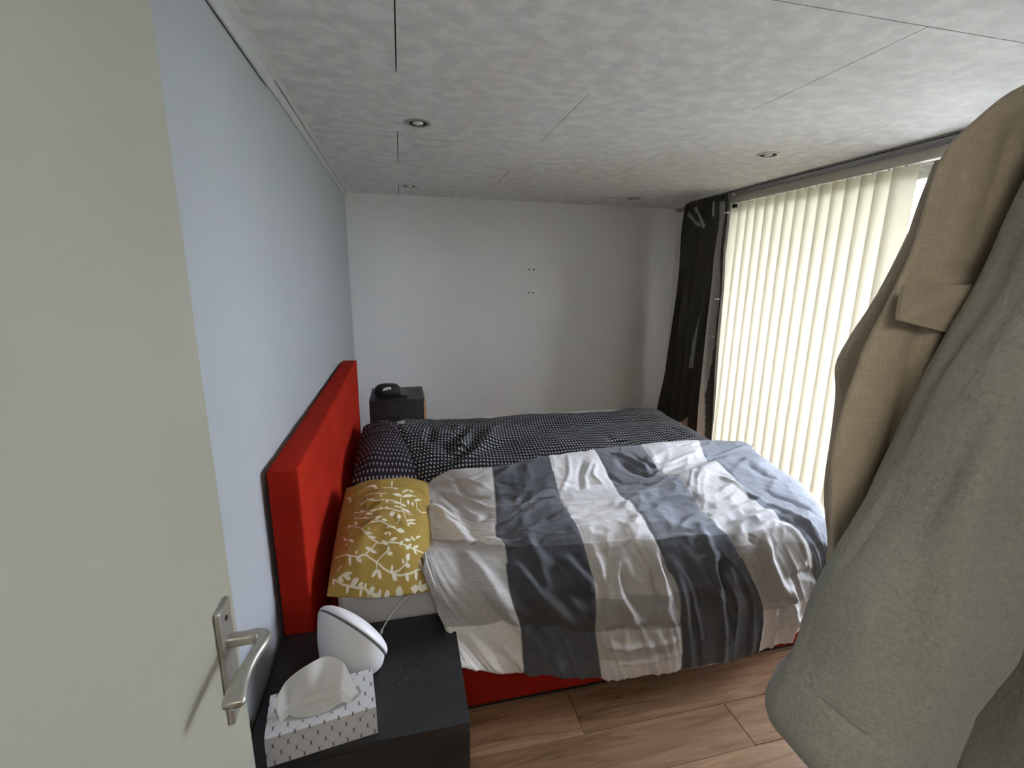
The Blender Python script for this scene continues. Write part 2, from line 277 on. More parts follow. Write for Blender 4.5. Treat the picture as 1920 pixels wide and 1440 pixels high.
def printed(name, rough=.8, weave=900, bmp=.12, sheen=.1):
    m, nt, b = nodes_of(name)
    a = N(nt, 'ShaderNodeVertexColor', layer_name='print')
    v = coords(nt)
    n = N(nt, 'ShaderNodeTexNoise', Scale=weave*.12, Detail=3.0); nt.links.new(v, n.inputs['Vector'])
    mx = N(nt, 'ShaderNodeMixRGB', blend_type='MULTIPLY'); mx.inputs['Fac'].default_value = 1
    nt.links.new(a.outputs['Color'], mx.inputs['Color1'])
    nt.links.new(ramp(nt, n.outputs['Fac'], [(.3, (.9, .9, .9)), (.7, (1, 1, 1))]), mx.inputs['Color2'])
    nt.links.new(mx.outputs['Color'], b.inputs['Base Color'])
    b.inputs['Roughness'].default_value = rough; b.inputs['Specular IOR Level'].default_value = .2
    if sheen: b.inputs['Sheen Weight'].default_value = sheen
    n2 = N(nt, 'ShaderNodeTexNoise', Scale=weave, Detail=2.0); nt.links.new(v, n2.inputs['Vector'])
    bump(nt, b, n2.outputs['Fac'], bmp, .001)
    return m

def wall_paint(name, c):
    m, nt, b = nodes_of(name)
    v = coords(nt)
    n = N(nt, 'ShaderNodeTexNoise', Scale=1.6, Detail=5.0); nt.links.new(v, n.inputs['Vector'])
    nt.links.new(ramp(nt, n.outputs['Fac'], [(.25, tuple(x*.97 for x in c)), (.75, c)]), b.inputs['Base Color'])
    b.inputs['Roughness'].default_value = .7; b.inputs['Specular IOR Level'].default_value = .25
    n2 = N(nt, 'ShaderNodeTexNoise', Scale=160, Detail=3.0); nt.links.new(v, n2.inputs['Vector'])
    bump(nt, b, n2.outputs['Fac'], .12, .001)
    return m

def ceiling_mat():
    m, nt, b = nodes_of('mottled ceiling panel')
    v = coords(nt, (1, 1.25, 1))
    w = N(nt, 'ShaderNodeTexNoise', Scale=26.0, Detail=3.0); nt.links.new(v, w.inputs['Vector'])
    mx = N(nt, 'ShaderNodeMixRGB'); mx.inputs['Fac'].default_value = .035
    nt.links.new(v, mx.inputs['Color1']); nt.links.new(w.outputs['Color'], mx.inputs['Color2'])
    n = N(nt, 'ShaderNodeTexNoise', Scale=13.5, Detail=4.0, Roughness=.55); nt.links.new(mx.outputs['Color'], n.inputs['Vector'])
    c = ramp(nt, n.outputs['Fac'], [(.40, (.665, .66, .65)), (.45, (.715, .71, .70)), (.52, (.725, .72, .71)), (.56, (.79, .785, .775)), (.64, (.805, .80, .785))])
    nt.links.new(c, b.inputs['Base Color'])
    b.inputs['Roughness'].default_value = .6; b.inputs['Specular IOR Level'].default_value = .3
    return m

def oak_mat():
    m, nt, b = nodes_of('oak laminate')
    oi = N(nt, 'ShaderNodeObjectInfo')
    tc = N(nt, 'ShaderNodeTexCoord'); add = N(nt, 'ShaderNodeVectorMath', operation='ADD')
    sc = N(nt, 'ShaderNodeMath', operation='MULTIPLY'); sc.inputs[1].default_value = 37.0
    nt.links.new(oi.outputs['Random'], sc.inputs[0])
    cb = N(nt, 'ShaderNodeCombineXYZ'); nt.links.new(sc.outputs[0], cb.inputs[0]); nt.links.new(sc.outputs[0], cb.inputs[2])
    nt.links.new(tc.outputs['Object'], add.inputs[0]); nt.links.new(cb.outputs[0], add.inputs[1])
    mp = N(nt, 'ShaderNodeMapping'); mp.inputs['Scale'].default_value = (1.3, 14, 1)
    nt.links.new(add.outputs[0], mp.inputs['Vector'])
    n = N(nt, 'ShaderNodeTexNoise', Scale=2.2, Detail=6.0, Roughness=.62, Distortion=.9); nt.links.new(mp.outputs[0], n.inputs['Vector'])
    c = ramp(nt, n.outputs['Fac'], [(.28, (.17, .088, .042)), (.45, (.30, .175, .095)), (.6, (.385, .24, .14)), (.75, (.47, .31, .19))])
    mp2 = N(nt, 'ShaderNodeMapping'); mp2.inputs['Scale'].default_value = (2.2, 7, 1); nt.links.new(add.outputs[0], mp2.inputs['Vector'])
    k = N(nt, 'ShaderNodeTexVoronoi', Scale=1.25); nt.links.new(mp2.outputs[0], k.inputs['Vector'])
    kr = ramp(nt, k.outputs['Distance'], [(.03, (.35, .28, .22)), (.12, (1, 1, 1))])
    mx = N(nt, 'ShaderNodeMixRGB', blend_type='MULTIPLY'); mx.inputs['Fac'].default_value = 1
    nt.links.new(c, mx.inputs['Color1']); nt.links.new(kr, mx.inputs['Color2'])
    hv = N(nt, 'ShaderNodeHueSaturation'); nt.links.new(mx.outputs['Color'], hv.inputs['Color'])
    mr = N(nt, 'ShaderNodeMapRange'); mr.inputs['To Min'].default_value = .82; mr.inputs['To Max'].default_value = 1.12
    nt.links.new(oi.outputs['Random'], mr.inputs['Value']); nt.links.new(mr.outputs[0], hv.inputs['Value'])
    nt.links.new(hv.outputs['Color'], b.inputs['Base Color'])
    b.inputs['Roughness'].default_value = .42; b.inputs['Specular IOR Level'].default_value = .4
    bump(nt, b, n.outputs['Fac'], .15, .001)
    return m

def dots_mat(name, dark, light, pitch, radius, lining=False, motif=False):
    """woven dot print on a UV map measured in metres"""
    m, nt, b = nodes_of(name)
    uvn = N(nt, 'ShaderNodeUVMap', uv_map='uv')
    sep = N(nt, 'ShaderNodeSeparateXYZ'); nt.links.new(uvn.outputs['UV'], sep.inputs[0])
    def M(op, a, bb=None, c=None):
        n = N(nt, 'ShaderNodeMath', operation=op)
        for i, q in enumerate((a, bb, c)):
            if q is None: continue
            if isinstance(q, (int, float)): n.inputs[i].default_value = q
            else: nt.links.new(q, n.inputs[i])
        return n.outputs[0]
    u = M('DIVIDE', sep.outputs[0], pitch[0]); v = M('DIVIDE', sep.outputs[1], pitch[1])
    row = M('FLOOR', v); off = M('MULTIPLY', M('MODULO', M('ABSOLUTE', row), 2.0), .5)
    fu = M('SUBTRACT', M('FRACT', M('ADD', u, off)), .5); fv = M('SUBTRACT', M('FRACT', v), .5)
    if motif:   # small arrowhead shapes
        d = M('ADD', M('MULTIPLY', M('ABSOLUTE', fu), 1.5), M('ABSOLUTE', M('ADD', fv, M('MULTIPLY', M('ABSOLUTE', fu), -.6))))
    else:
        d = M('ADD', M('ABSOLUTE', M('MULTIPLY', fu, 1.0)), M('ABSOLUTE', M('MULTIPLY', fv, .9)))
    c = ramp(nt, d, [(radius*.8, light), (radius*1.25, dark)])
    a = N(nt, 'ShaderNodeVertexColor', layer_name='print')
    mx = N(nt, 'ShaderNodeMixRGB'); nt.links.new(a.outputs['Color'], mx.inputs['Fac'])
    nt.links.new(c, mx.inputs['Color1']); mx.inputs['Color2'].default_value = (.62, .6, .52, 1)
    nt.links.new(mx.outputs['Color'], b.inputs['Base Color'])
    b.inputs['Roughness'].default_value = .8; b.inputs['Specular IOR Level'].default_value = .2
    vv = coords(nt); n2 = N(nt, 'ShaderNodeTexNoise', Scale=700.0, Detail=2.0); nt.links.new(vv, n2.inputs['Vector'])
    bump(nt, b, n2.outputs['Fac'], .12, .001)
    return m

def cloth(name, c, warp=(420, 60, 420), amt=.25, fuzz=0.0, bmp=.25, rough=.9, depth=.002):
    """woven linen or fleece: stretched thread noise"""
    m, nt, b = nodes_of(name)
    v1 = coords(nt, (warp[0], warp[0], warp[1])); v2 = coords(nt, (warp[1], warp[1], warp[2]))
    n1 = N(nt, 'ShaderNodeTexNoise', Scale=1.0, Detail=3.0); nt.links.new(v1, n1.inputs['Vector'])
    n2 = N(nt, 'ShaderNodeTexNoise', Scale=1.0, Detail=3.0); nt.links.new(v2, n2.inputs['Vector'])
    ad = N(nt, 'ShaderNodeMath', operation='ADD'); nt.links.new(n1.outputs['Fac'], ad.inputs[0]); nt.links.new(n2.outputs['Fac'], ad.inputs[1])
    hf = N(nt, 'ShaderNodeMath', operation='MULTIPLY'); nt.links.new(ad.outputs[0], hf.inputs[0]); hf.inputs[1].default_value = .5
    lo = tuple(x*(1-amt) for x in c); hi = tuple(x*(1+amt) for x in c)
    nt.links.new(ramp(nt, hf.outputs[0], [(.35, lo), (.65, hi)]), b.inputs['Base Color'])
    b.inputs['Roughness'].default_value = rough; b.inputs['Specular IOR Level'].default_value = .1
    if fuzz: b.inputs['Sheen Weight'].default_value = fuzz; b.inputs['Sheen Roughness'].default_value = .6
    bump(nt, b, hf.outputs[0], bmp, depth)
    return m

def slat_mat():
    m, nt, b = nodes_of('cream blind fabric')
    nt.nodes.remove(b)
    out = nt.nodes['Material Output']
    d = N(nt, 'ShaderNodeBsdfDiffuse'); d.inputs['Color'].default_value = (.78, .73, .60, 1)
    t = N(nt, 'ShaderNodeBsdfTranslucent'); 
    v = coords(nt, (30, 30, 400))
    n = N(nt, 'ShaderNodeTexNoise', Scale=1.0, Detail=3.0); nt.links.new(v, n.inputs['Vector'])
    nt.links.new(ramp(nt, n.outputs['Fac'], [(.3, (.355, .322, .237)), (.7, (.40, .367, .277))]), t.inputs['Color'])
    mx = N(nt, 'ShaderNodeMixShader'); mx.inputs['Fac'].default_value = .5
    nt.links.new(d.outputs[0], mx.inputs[1]); nt.links.new(t.outputs[0], mx.inputs[2])
    nt.links.new(mx.outputs[0], out.inputs['Surface'])
    return m

def thin_cloth(name, c, fac=.3):
    m, nt, b = nodes_of(name); out = nt.nodes['Material Output']
    b.inputs['Base Color'].default_value = (*c, 1); b.inputs['Roughness'].default_value = .85
    b.inputs['Specular IOR Level'].default_value = .15
    t = N(nt, 'ShaderNodeBsdfTranslucent'); t.inputs['Color'].default_value = (*c, 1)
    mx = N(nt, 'ShaderNodeMixShader'); mx.inputs['Fac'].default_value = fac
    n = N(nt, 'ShaderNodeTexNoise', Scale=250.0, Detail=3.0); nt.links.new(coords(nt), n.inputs['Vector'])
    bump(nt, b, n.outputs['Fac'], .1, .001)
    nt.links.new(b.outputs[0], mx.inputs[1]); nt.links.new(t.outputs[0], mx.inputs[2])
    nt.links.new(mx.outputs[0], out.inputs['Surface'])
    return m

def glass_mat():
    m, nt, b = nodes_of('window glass'); nt.nodes.remove(b)
    out = nt.nodes['Material Output']
    t = N(nt, 'ShaderNodeBsdfTransparent'); t.inputs['Color'].default_value = (.93, .96, .95, 1)
    g = N(nt, 'ShaderNodeBsdfGlossy'); g.inputs['Roughness'].default_value = .02
    fr = N(nt, 'ShaderNodeFresnel'); fr.inputs['IOR'].default_value = 1.3
    mx = N(nt, 'ShaderNodeMixShader')
    nt.links.new(fr.outputs[0], mx.inputs[0]); nt.links.new(t.outputs[0], mx.inputs[1]); nt.links.new(g.outputs[0], mx.inputs[2])
    nt.links.new(mx.outputs[0], out.inputs['Surface'])
    return m

M_WALL = wall_paint('wall paint darkened for light', (.445, .468, .50))  # same paint as the back wall, toned darker to offset strong light
M_WALLB = wall_paint('wall paint lightened for shade', (.86, .85, .845))  # same paint as the left wall, toned lighter to offset weak light
M_CEIL = ceiling_mat()
M_DARKGAP = plain('dark gap', (.03, .03, .03), .9)
M_TRIM = plain('off white trim', (.52, .525, .53), .5, noise=.04)
M_OAK = oak_mat()
M_DOOR = plain('cream door lacquer', (.475, .465, .385), .38, noise=.03, scale=3, bmp=.03, bscale=90, spec=.4)
M_ALU = plain('satin aluminium', (.56, .55, .52), .36, metal=.85, noise=.05, scale=60)
M_STEEL = plain('brushed steel', (.45, .44, .42), .3, metal=.9, noise=.06, scale=80)
M_RED = plain('red felt upholstery', (.37, .019, .009), .9, noise=.12, scale=7, bmp=.35, bscale=420, spec=.06)
M_BLACK = plain('black ash foil', (.016, .0155, .0165), .5, noise=.35, scale=9, bmp=.06, bscale=150, spec=.45)
M_TAN = plain('tan wicker edge', (.55, .33, .15), .6, noise=.4, scale=120, bmp=.4, bscale=130)
M_SHEET = plain('white cotton sheet', (.66, .64, .64), .85, noise=.03, bmp=.2, bscale=30, spec=.15)
M_WHITEPL = plain('white plastic', (.88, .88, .90), .42, noise=.02)
M_SEAM = plain('grey seam rubber', (.12, .12, .13), .6)
M_POUCH = plain('black nylon', (.012, .012, .014), .6, bmp=.3, bscale=500)
M_LOGO = plain('white patch', (.7, .7, .7), .6)
M_SLAT = slat_mat()
M_RAIL = plain('cream aluminium rail', (.62, .58, .49), .4, noise=.03)
M_GREYRAIL = plain('grey aluminium rail', (.38, .38, .37), .4, metal=.3)
M_FRAME = plain('white window frame', (.72, .72, .70), .35)
M_GLASS = glass_mat()
M_TISSUE = thin_cloth('white tissue paper', (.90, .89, .86), .3)
M_FILM = plain('clear grey film', (.45, .46, .46), .25)
M_LINEN = cloth('beige linen', (.49, .42, .325), (640, 46, 640), .12, bmp=.3)
M_FLEECE = cloth('grey green fleece', (.31, .31, .275), (260, 150, 260), .12, fuzz=.3, bmp=.9, depth=.0028)
M_PLAID = printed('plaid cotton')
M_YELLOW = printed('leaf print cotton', sheen=.05)
M_BOXCARD = printed('printed card', rough=.55, weave=200, bmp=.02, sheen=0)
M_CURTAIN = printed('dark curtain fabric', rough=.75, weave=400)
M_DOTS = dots_mat('dark dotted cotton', (.014, .0145, .019), (.50, .50, .51), (.0175, .030), .27)
M_MOTIF = dots_mat('dark motif cotton', (.018, .015, .022), (.40, .36, .38), (.027, .034), .30, motif=True)
M_LEAF = plain('garden leaves', (.09, .13, .05), .7, noise=.6, scale=14, bmp=.6, bscale=30)
M_PAVE = plain('patio concrete', (.42, .41, .38), .9, noise=.1)
M_SOFFIT = plain('eave boards', (.36, .33, .28), .7, noise=.05)

# ------------------------------------------------------------------ room shell
XL, XR, YF, YB, H = -.415, 2.60, -.12, 4.2, 2.205
def struct(o): o['kind'] = 'structure'; return o
struct(box('wall_left', (XL-.1, YF-1.7, 0), (XL, YB+.1, H), M_WALL))
wb = struct(box('wall_back', (XL, YB, 0), (XR+.15, YB+.1, H), M_WALLB))
for x in (1.137, 1.181):
    for z in (1.626, 1.418):
        bm = bmesh.new()
        lathe(bm, [(.0105, 0), (.0105, .003), (.0085, .0045), (.0075, .0045), (.0072, -.001)], (x, YB-.001, z), (0, -1, 0), 16, cap=False)
        p = from_bm('wall_plug', bm, M_WALLB, wb, True)
        bm = bmesh.new(); lathe(bm, [(.0074, 0), (.0074, .0018)], (x, YB-.0005, z), (0, -1, 0), 16)
        from_bm('drill_hole', bm, M_DARKGAP, p)
# right wall with the wide window opening
WY0, WY1, WZ1 = .75, 3.42, 2.13
bm = bmesh.new()
box_bm(bm, (XR, WY1, 0), (XR+.15, YB, H)); box_bm(bm, (XR, YF-1.7, 0), (XR+.15, WY0, H)); box_bm(bm, (XR, WY0, WZ1), (XR+.15, WY1, H))
struct(from_bm('wall_right', bm, M_WALLB))
# front wall with the doorway the camera stands in
bm = bmesh.new()
box_bm(bm, (.58, YF-.1, 0), (XR, YF, H)); box_bm(bm, (XL, YF-.1, 0), (-.33, YF, H)); box_bm(bm, (-.33, YF-.1, 2.08), (.58, YF, H))
struct(from_bm('wall_front', bm, M_WALL))
struct(box('wall_hall', (XL, YF-1.7, 0), (XR, YF-1.6, H), M_WALL))

fl = struct(box('floor', (XL-.1, YF-1.7, -.06), (XR+.15, YB+.1, -.012), M_DARKGAP))
PW = .1665; joints = {0: 1.116, 1: .56, 2: 1.35, 3: -.1, 4: .7}
y0 = 1.383-PW*19; k = 0
for r in range(40):
    ya = y0+PW*r
    if ya > YB or ya+PW < YF-1.7: continue
    row = r-17            # row 0 = 1.05..1.213
    j0 = joints.get(row, (row*.53) % 1.3)
    x = j0-1.30*3
    while x < XR:
        a, b_ = max(x, XL), min(x+1.30, XR)
        if b_-a > .05:
            box('plank', (a+.0008, max(ya, YF-1.6)+.0007, -.012), (b_-.0008, min(ya+PW, YB)-.0007, 0), M_OAK, fl, bev=.0012, seg=1)
        x += 1.30

ce = struct(box('ceiling', (XL-.1, YF-1.7, H+.012), (XR+.15, YB+.1, H+.08), M_DARKGAP))
RW = .655; PL = 1.3765
rows = [1.125+RW*i for i in range(-5, 6)]
for i, ya in enumerate(rows):
    yb = min(ya+RW, YB)
    if ya >= YB: continue
    xs = .012 if (i-5) % 2 == 0 else .012+PL/2
    x = xs-PL*2
    gy = .003 if abs(ya-1.125) < .01 else .0
    while x < XR:
        a, b_ = max(x, XL), min(x+PL, XR)
        if b_-a > .03:
            box('ceiling_panel', (a+.002, max(ya, YF-1.7)+gy, H), (b_-.002, yb, H+.012), M_CEIL, ce)
        x += PL

# cornice on the left wall, two lengths with a gap behind the near one
def cornice(name, ya, yb, dx, h=.050):
    bm = bmesh.new()
    prof = [(0, 0), (0, -h), (.006, -h), (.010, -h+.012), (.016, -h+.03), (.024, -.014), (.030, -.009), (.033, -.006), (.033, 0)]
    A = [bm.verts.new((XL+dx+x, ya, H+z)) for x, z in prof]; B = [bm.verts.new((XL+dx+x, yb, H+z)) for x, z in prof]
    for q in range(len(prof)-1): bm.faces.new((A[q], B[q], B[q+1], A[q+1]))
    bm.faces.new(A[::-1]); bm.faces.new(B); bm.faces.new((A[-1], B[-1], B[0], A[0]))
    return struct(from_bm(name, bm, M_TRIM))
cornice('trim_1', YF, 1.90, .007); cornice('trim_2', 1.903, YB, 0.001, .040)
struct(box('trim_3', (XR-.028, YF, H-.03), (XR, YB-.0, H), M_TRIM, bev=.004))
struct(box('baseboard_back', (XL, YB-.014, 0), (XR, YB, .07), M_TRIM, bev=.003))
struct(box('baseboard_left', (XL, 1.0, 0), (XL+.014, YB, .07), M_TRIM, bev=.003))

# ------------------------------------------------------------------ window, garden
wi = struct(thing('window_1', (XR+.06, (WY0+WY1)/2, 0), None, None))
fx0, fx1 = XR+.04, XR+.10
for nm, lo, hi in (('sill', (fx0-.02, WY0, .0), (fx1, WY1, .06)), ('head', (fx0, WY0, WZ1-.06), (fx1, WY1, WZ1)),
                   ('jamb', (fx0, WY0, .06), (fx1, WY0+.06, WZ1-.06)), ('jamb', (fx0, WY1-.06, .06), (fx1, WY1, WZ1-.06)),
                   ('mullion', (fx0-.006, 1.62, .06), (fx1, 1.70, WZ1-.06))):
    box(nm, lo, hi, M_FRAME, wi, bev=.004)
for a, b_ in ((WY0+.06, 1.62), (1.70, WY1-.06)):
    box('pane', (XR+.066, a, .06), (XR+.072, b_, WZ1-.06), M_GLASS, wi)

struct(box('ground', (XR+.15, -6, -.3), (16, 12, -.08), M_PAVE))
struct(box('eave', (XR+.15, -2, 2.28), (XR+1.15, 6, 2.38), M_SOFFIT))
# clipped hedge across the patio
hv = []
bm = bmesh.new(); bmesh.ops.create_grid(bm, x_segments=70, y_segments=16, size=1)
for v in bm.verts:
    yy = v.co.x*5.5+1.5; t = (v.co.y+1)/2; n = vnoise(yy*5, t*9, 1)*.14+vnoise(yy*14, t*26, 5)*.07
    prof = [(7.2, -.1), (7.0, .9), (7.15, 1.7), (7.7, 1.95), (8.3, 1.8)]
    tt = t*4; i = min(int(tt), 3); s = tt-i
    px = prof[i][0]*(1-s)+prof[i+1][0]*s; pz = prof[i][1]*(1-s)+prof[i+1][1]*s
    v.co = (px+float(n), yy, pz+float(n)*.7*min(1, t*3))
hd = from_bm('hedge', bm, M_LEAF, None, True)
tag(hd, 'clipped green hedge glimpsed outside between the blind slats', 'hedge')

# ------------------------------------------------------------------ bed
BY0, BY1 = 1.385, 3.22
bed = thing('double_bed', (.7, 2.3, 0), 'red upholstered double bed with a thick padded headboard against the left wall', 'bed')
def padded(name, lo, hi, bev, parent, mat, amp=.004):
    bm = bmesh.new(); box_bm(bm, lo, hi, bev, 3)
    long_e = [e for e in bm.edges if e.calc_length() > .15]
    bmesh.ops.subdivide_edges(bm, edges=long_e, cuts=14, use_grid_fill=True)
    for v in bm.verts:
        n = float(vnoise(v.co.y*6, v.co.z*6, v.co.x*6))*amp
        v.co += Vector((n, n*.3, n*.4))
    return from_bm(name, bm, mat, parent, True)
padded('headboard', (-.400, 1.375, .0), (-.312, 3.262, .992), .010, bed, M_RED, .003)
padded('base', (-.308, BY0, .018), (1.70, BY1, .34), .012, bed, M_RED, .003)
box('shadow_gap_block', (-.25, BY0+.012, 0), (1.66, BY1-.012, .022), M_BLACK, bed)  # black block standing in for the shadow under the base

def rounded_slab(name, lo, hi, bev, mat, parent=None, amp=.003, label=None, cat=None):
    bm = bmesh.new(); box_bm(bm, lo, hi, bev, 4)
    long_e = [e for e in bm.edges if e.calc_length() > .12]
    bmesh.ops.subdivide_edges(bm, edges=long_e, cuts=16, use_grid_fill=True)
    for v in bm.verts:
        n = float(vnoise(v.co.x*9, v.co.y*9, v.co.z*9))*amp
        v.co.z += n; v.co.y += n*.6
    o = from_bm(name, bm, mat, parent, True)
    return tag(o, label, cat)
rounded_slab('mattress', (-.238, BY0-.002, .343), (1.71, BY1, .565), .035, M_SHEET, None, .004,
             'thick mattress under a white fitted sheet on the red bed base', 'mattress')

# ---- plaid duvet
def add_sheet(name, S, mat, parent=None, col=None, uv=None):
    nv, nu = S.shape[:2]
    return mesh(name, S.reshape(-1, 3), grid_faces(nv, nu), mat, parent, True,
                None if col is None else col.reshape(-1, 3), None if uv is None else uv.reshape(-1, 2))

S, u, v = patch(PLAID_GRID, 460, 350)
U, V = np.meshgrid(u, v)
n = normals(S); n *= np.sign((n[..., 2]-n[..., 1]))[..., None]
Hh = fold_field(S, PLAID_FOLDS, 1.0, 1.5)
um, vm = U*.29, V*.13
warp = vnoise(um*5, vm*5, 3)*.08
top = np.clip((6.2-V)/1.2, 0, 1)
wr_top = ridged((um+warp)*5, (vm+warp)*16+um*4, 1.5)*.0092+ridged((um+warp)*13, (vm-warp)*34+um*9, 7.5)*.0044
dg = np.clip((1.25-um)/.5, 0, 1)*.75      # creases slant towards the hem on the pillow side
qs = um-dg*(vm-.62)+warp*.5
def crease(x, y, z): return np.clip(ridged(x, y, z), -.2, 1)**2*np.sign(ridged(x, y, z)+.2)
wr_side = crease(qs*9, vm*3.2, 2.5)*.017+crease(qs*19+3, vm*5+2, 4.5)*.0085+ridged((qs-warp)*40, vm*10, 9.5)*.0034
wr_top = wr_top+crease((um+warp)*7+vm*2, (vm-warp)*11, 17.5)*.0055
mask = .45+.55*np.clip(vnoise(um*4, vm*4, 11)*1.5+.5, 0, 1)
Hh = Hh+mask*(top*wr_top+(1-top)*wr_side)+vnoise(S[..., 0]*42, S[..., 1]*42, S[..., 2]*42)*.0014
Hh += -.004*np.exp(-((U-np.round(U))/.03)**2)*(U > 1.5)*.6
edge = np.clip(np.minimum(np.minimum(U-.3, 9-U), np.minimum(V-.3, 9.2-V))*1.2, .12, 1)
S2 = S+n*(Hh*edge)[..., None]
# woven checks: stripes along the bed crossed by bands
uj = U+vnoise(um*9, vm*9, 21)*.008
vj = V+vnoise(um*6, vm*6, 23)*.03
ci = np.clip(np.floor(uj).astype(int)-1, 0, 7)
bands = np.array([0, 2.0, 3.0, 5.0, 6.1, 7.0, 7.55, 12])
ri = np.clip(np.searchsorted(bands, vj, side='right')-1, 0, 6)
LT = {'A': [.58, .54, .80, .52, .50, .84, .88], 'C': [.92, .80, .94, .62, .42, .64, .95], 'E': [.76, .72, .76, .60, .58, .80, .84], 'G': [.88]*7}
DK = {'B': [.10, .17, .14, .075, .07, .11, .12], 'D': [.20, .26, .33, .14, .105, .10, .10], 'F': [.28, .31, .33, .30, .25, .2, .2]}  # dark stripes painted paler towards the window, daylight put into their colour
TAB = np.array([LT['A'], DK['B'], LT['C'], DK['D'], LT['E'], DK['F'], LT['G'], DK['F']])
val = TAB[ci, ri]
tint = np.ones(S.shape)
light = np.isin(ci, (0, 2, 4, 6))
warm = light & np.isin(ri, (3, 4, 5))
tint[light] = (.99, .985, 1.0); tint[warm] = (1.0, .965, .93)
tint[light & (ci == 0)] = (1.0, .97, .935)
tint[~light] = (.89, .955, 1.10)
tint[(~light) & (ri == 4)] = (.97, .95, 1.0)
pc = val[..., None]*tint
# the near light column carries thin cross stripes in its lower band
st = (ci == 0) & (ri >= 3) & (ri <= 4)
pc[st] *= (.94+.06*np.sign(np.sin(V[st]*150)))[..., None]
add_sheet('plaid_duvet', S2, M_PLAID, None, pc)
tag(bpy.data.objects['plaid_duvet'], 'rumpled grey and white check duvet hanging over the near side of the bed', 'duvet')
# button placket edge sewn along the hem
# ---- dark dotted duvet
S, u, v = patch(DARK_GRID, 420, 220)
U, V = np.meshgrid(u, v)
n = normals(S); n *= np.sign(n[..., 2]+n[..., 1]*.5)[..., None]
Hh = fold_field(S, DARK_FOLDS, 1.15, 1.7)
um = S[..., 0]; vm = np.cumsum(np.concatenate([np.zeros((1, S.shape[1])), np.linalg.norm(np.diff(S, axis=0), axis=-1)], 0), 0)
amp = np.interp(um, [0, .5, 1.2, 2], [1.6, 1.2, .55, .8])*np.clip((S[..., 1]-2.0)/.25, .15, 1)
Hh += amp*(ridged(um*9+vm*7, vm*7-um*2, 2.5)*.006+ridged(um*20+vm*12, vm*14-um*5, 5.5)*.0028)+vnoise(um*2.3, vm*4, 3)*.012
Hh -= .010*np.exp(-((vm-.95)/.05)**2)*np.clip((um-.8)*2, 0, 1)
edge = np.clip(np.minimum(U*.8, np.minimum(9-U, 3)*.8), .05, 1)
S2 = S+n*(Hh*edge)[..., None]
S2[..., 0] += np.clip(1.3-U, 0, 1)*vnoise(vm*9, 1.5, 3)*.035
lin = np.zeros(S.shape); lin[(U < 1.12) & (vm > .72) & (vm < .86)] = 1
arc = np.cumsum(np.concatenate([np.zeros((S.shape[0], 1)), np.linalg.norm(np.diff(S, axis=1), axis=-1)], 1), 1)
add_sheet('dotted_duvet', S2, M_DOTS, None, lin, np.stack([arc, vm], -1))
tag(bpy.data.objects['dotted_duvet'], 'black duvet with rows of small white dots on the far side of the bed', 'duvet')

# ---- pillows
def closed_pillow(name, corners, mat, Hh, label, folds=(), colour=None, uvs=None, nu=340, nv=340, low=.35, disp=None, pinch=.035, rnd=0.0):
    T, B, a, b, n = pillow(corners, nu, nv, Hh, pinch, low, rnd)
    if disp is not None:
        T = T+n*disp(a, b)[..., None]
    fade = np.minimum(np.minimum(a, 1-a), np.minimum(b, 1-b)); 
    Vv = np.concatenate([T.reshape(-1, 3), B[1:-1:1, 1:-1].reshape(-1, 3)])
    F = [tuple(f) for f in grid_faces(nv, nu)]
    idx = np.zeros((nv, nu), int); idx[:] = np.arange(nv*nu).reshape(nv, nu)
    lowidx = idx.copy(); lowidx[1:-1, 1:-1] = nv*nu+np.arange((nv-2)*(nu-2)).reshape(nv-2, nu-2)
    q = np.stack([lowidx[:-1, :-1], lowidx[1:, :-1], lowidx[1:, 1:], lowidx[:-1, 1:]], -1).reshape(-1, 4)
    F += [tuple(f) for f in q]
    nlow = (nv-2)*(nu-2)
    col = None
    if colour is not None:
        c = colour(a, b); col = np.concatenate([c.reshape(-1, 3), c[1:-1, 1:-1].reshape(-1, 3)])
    uv = None
    if uvs is not None:
        q = np.stack([a*uvs[0], b*uvs[1]], -1); uv = np.concatenate([q.reshape(-1, 2), q[1:-1, 1:-1].reshape(-1, 2)])
    o = mesh(name, Vv, F, mat, None, True, col, uv)
    return tag(o, label, 'pillow')

def leaf_print(a, b):
    base = np.array((.36, .245, .055)); ink = np.array((.80, .75, .60))
    P = np.stack([a, b], -1)*1000
    m = np.zeros(a.shape)
    def paint(d, w):
        nonlocal m
        m = np.maximum(m, np.clip((w-d)/2.2+.5, 0, 1))
    for l in PRINT_VINES:
        p = np.array(l, float).reshape(-1, 2)
        for i in range(len(p)-1):
            lo = np.minimum(p[i], p[i+1])-25; hi = np.maximum(p[i], p[i+1])+25
            s = np.all((P > lo) & (P < hi), -1)
            if not s.any(): continue
            d, t = seg_dist(P[s], p[i], p[i+1])
            m[s] = np.maximum(m[s], np.clip((4.3-d)/2.5+.5, 0, 1))
    for x0, y0_, x1, y1, w in PRINT_LEAVES:
        p, q = np.array((x0, y0_), float), np.array((x1, y1), float)
        s = np.all((P > np.minimum(p, q)-45) & (P < np.maximum(p, q)+45), -1)
        if not s.any(): continue
        ab = q-p; L = np.linalg.norm(ab)+1e-6; t = ((P[s]-p) @ ab)/L**2
        d = np.abs((P[s]-p) @ np.array((-ab[1], ab[0])))/L
        wid = w*1.25*np.sin(np.pi*np.clip(t, 0, 1)**.85)**.8
        wid[(t < 0) | (t > 1)] = -5
        m[s] = np.maximum(m[s], np.clip((wid-d)/2.5+.5, 0, 1))
    mott = (1+.05*vnoise(a*14, b*14, 2))[..., None]
    return base*mott*(1-m[..., None])+ink*m[..., None]

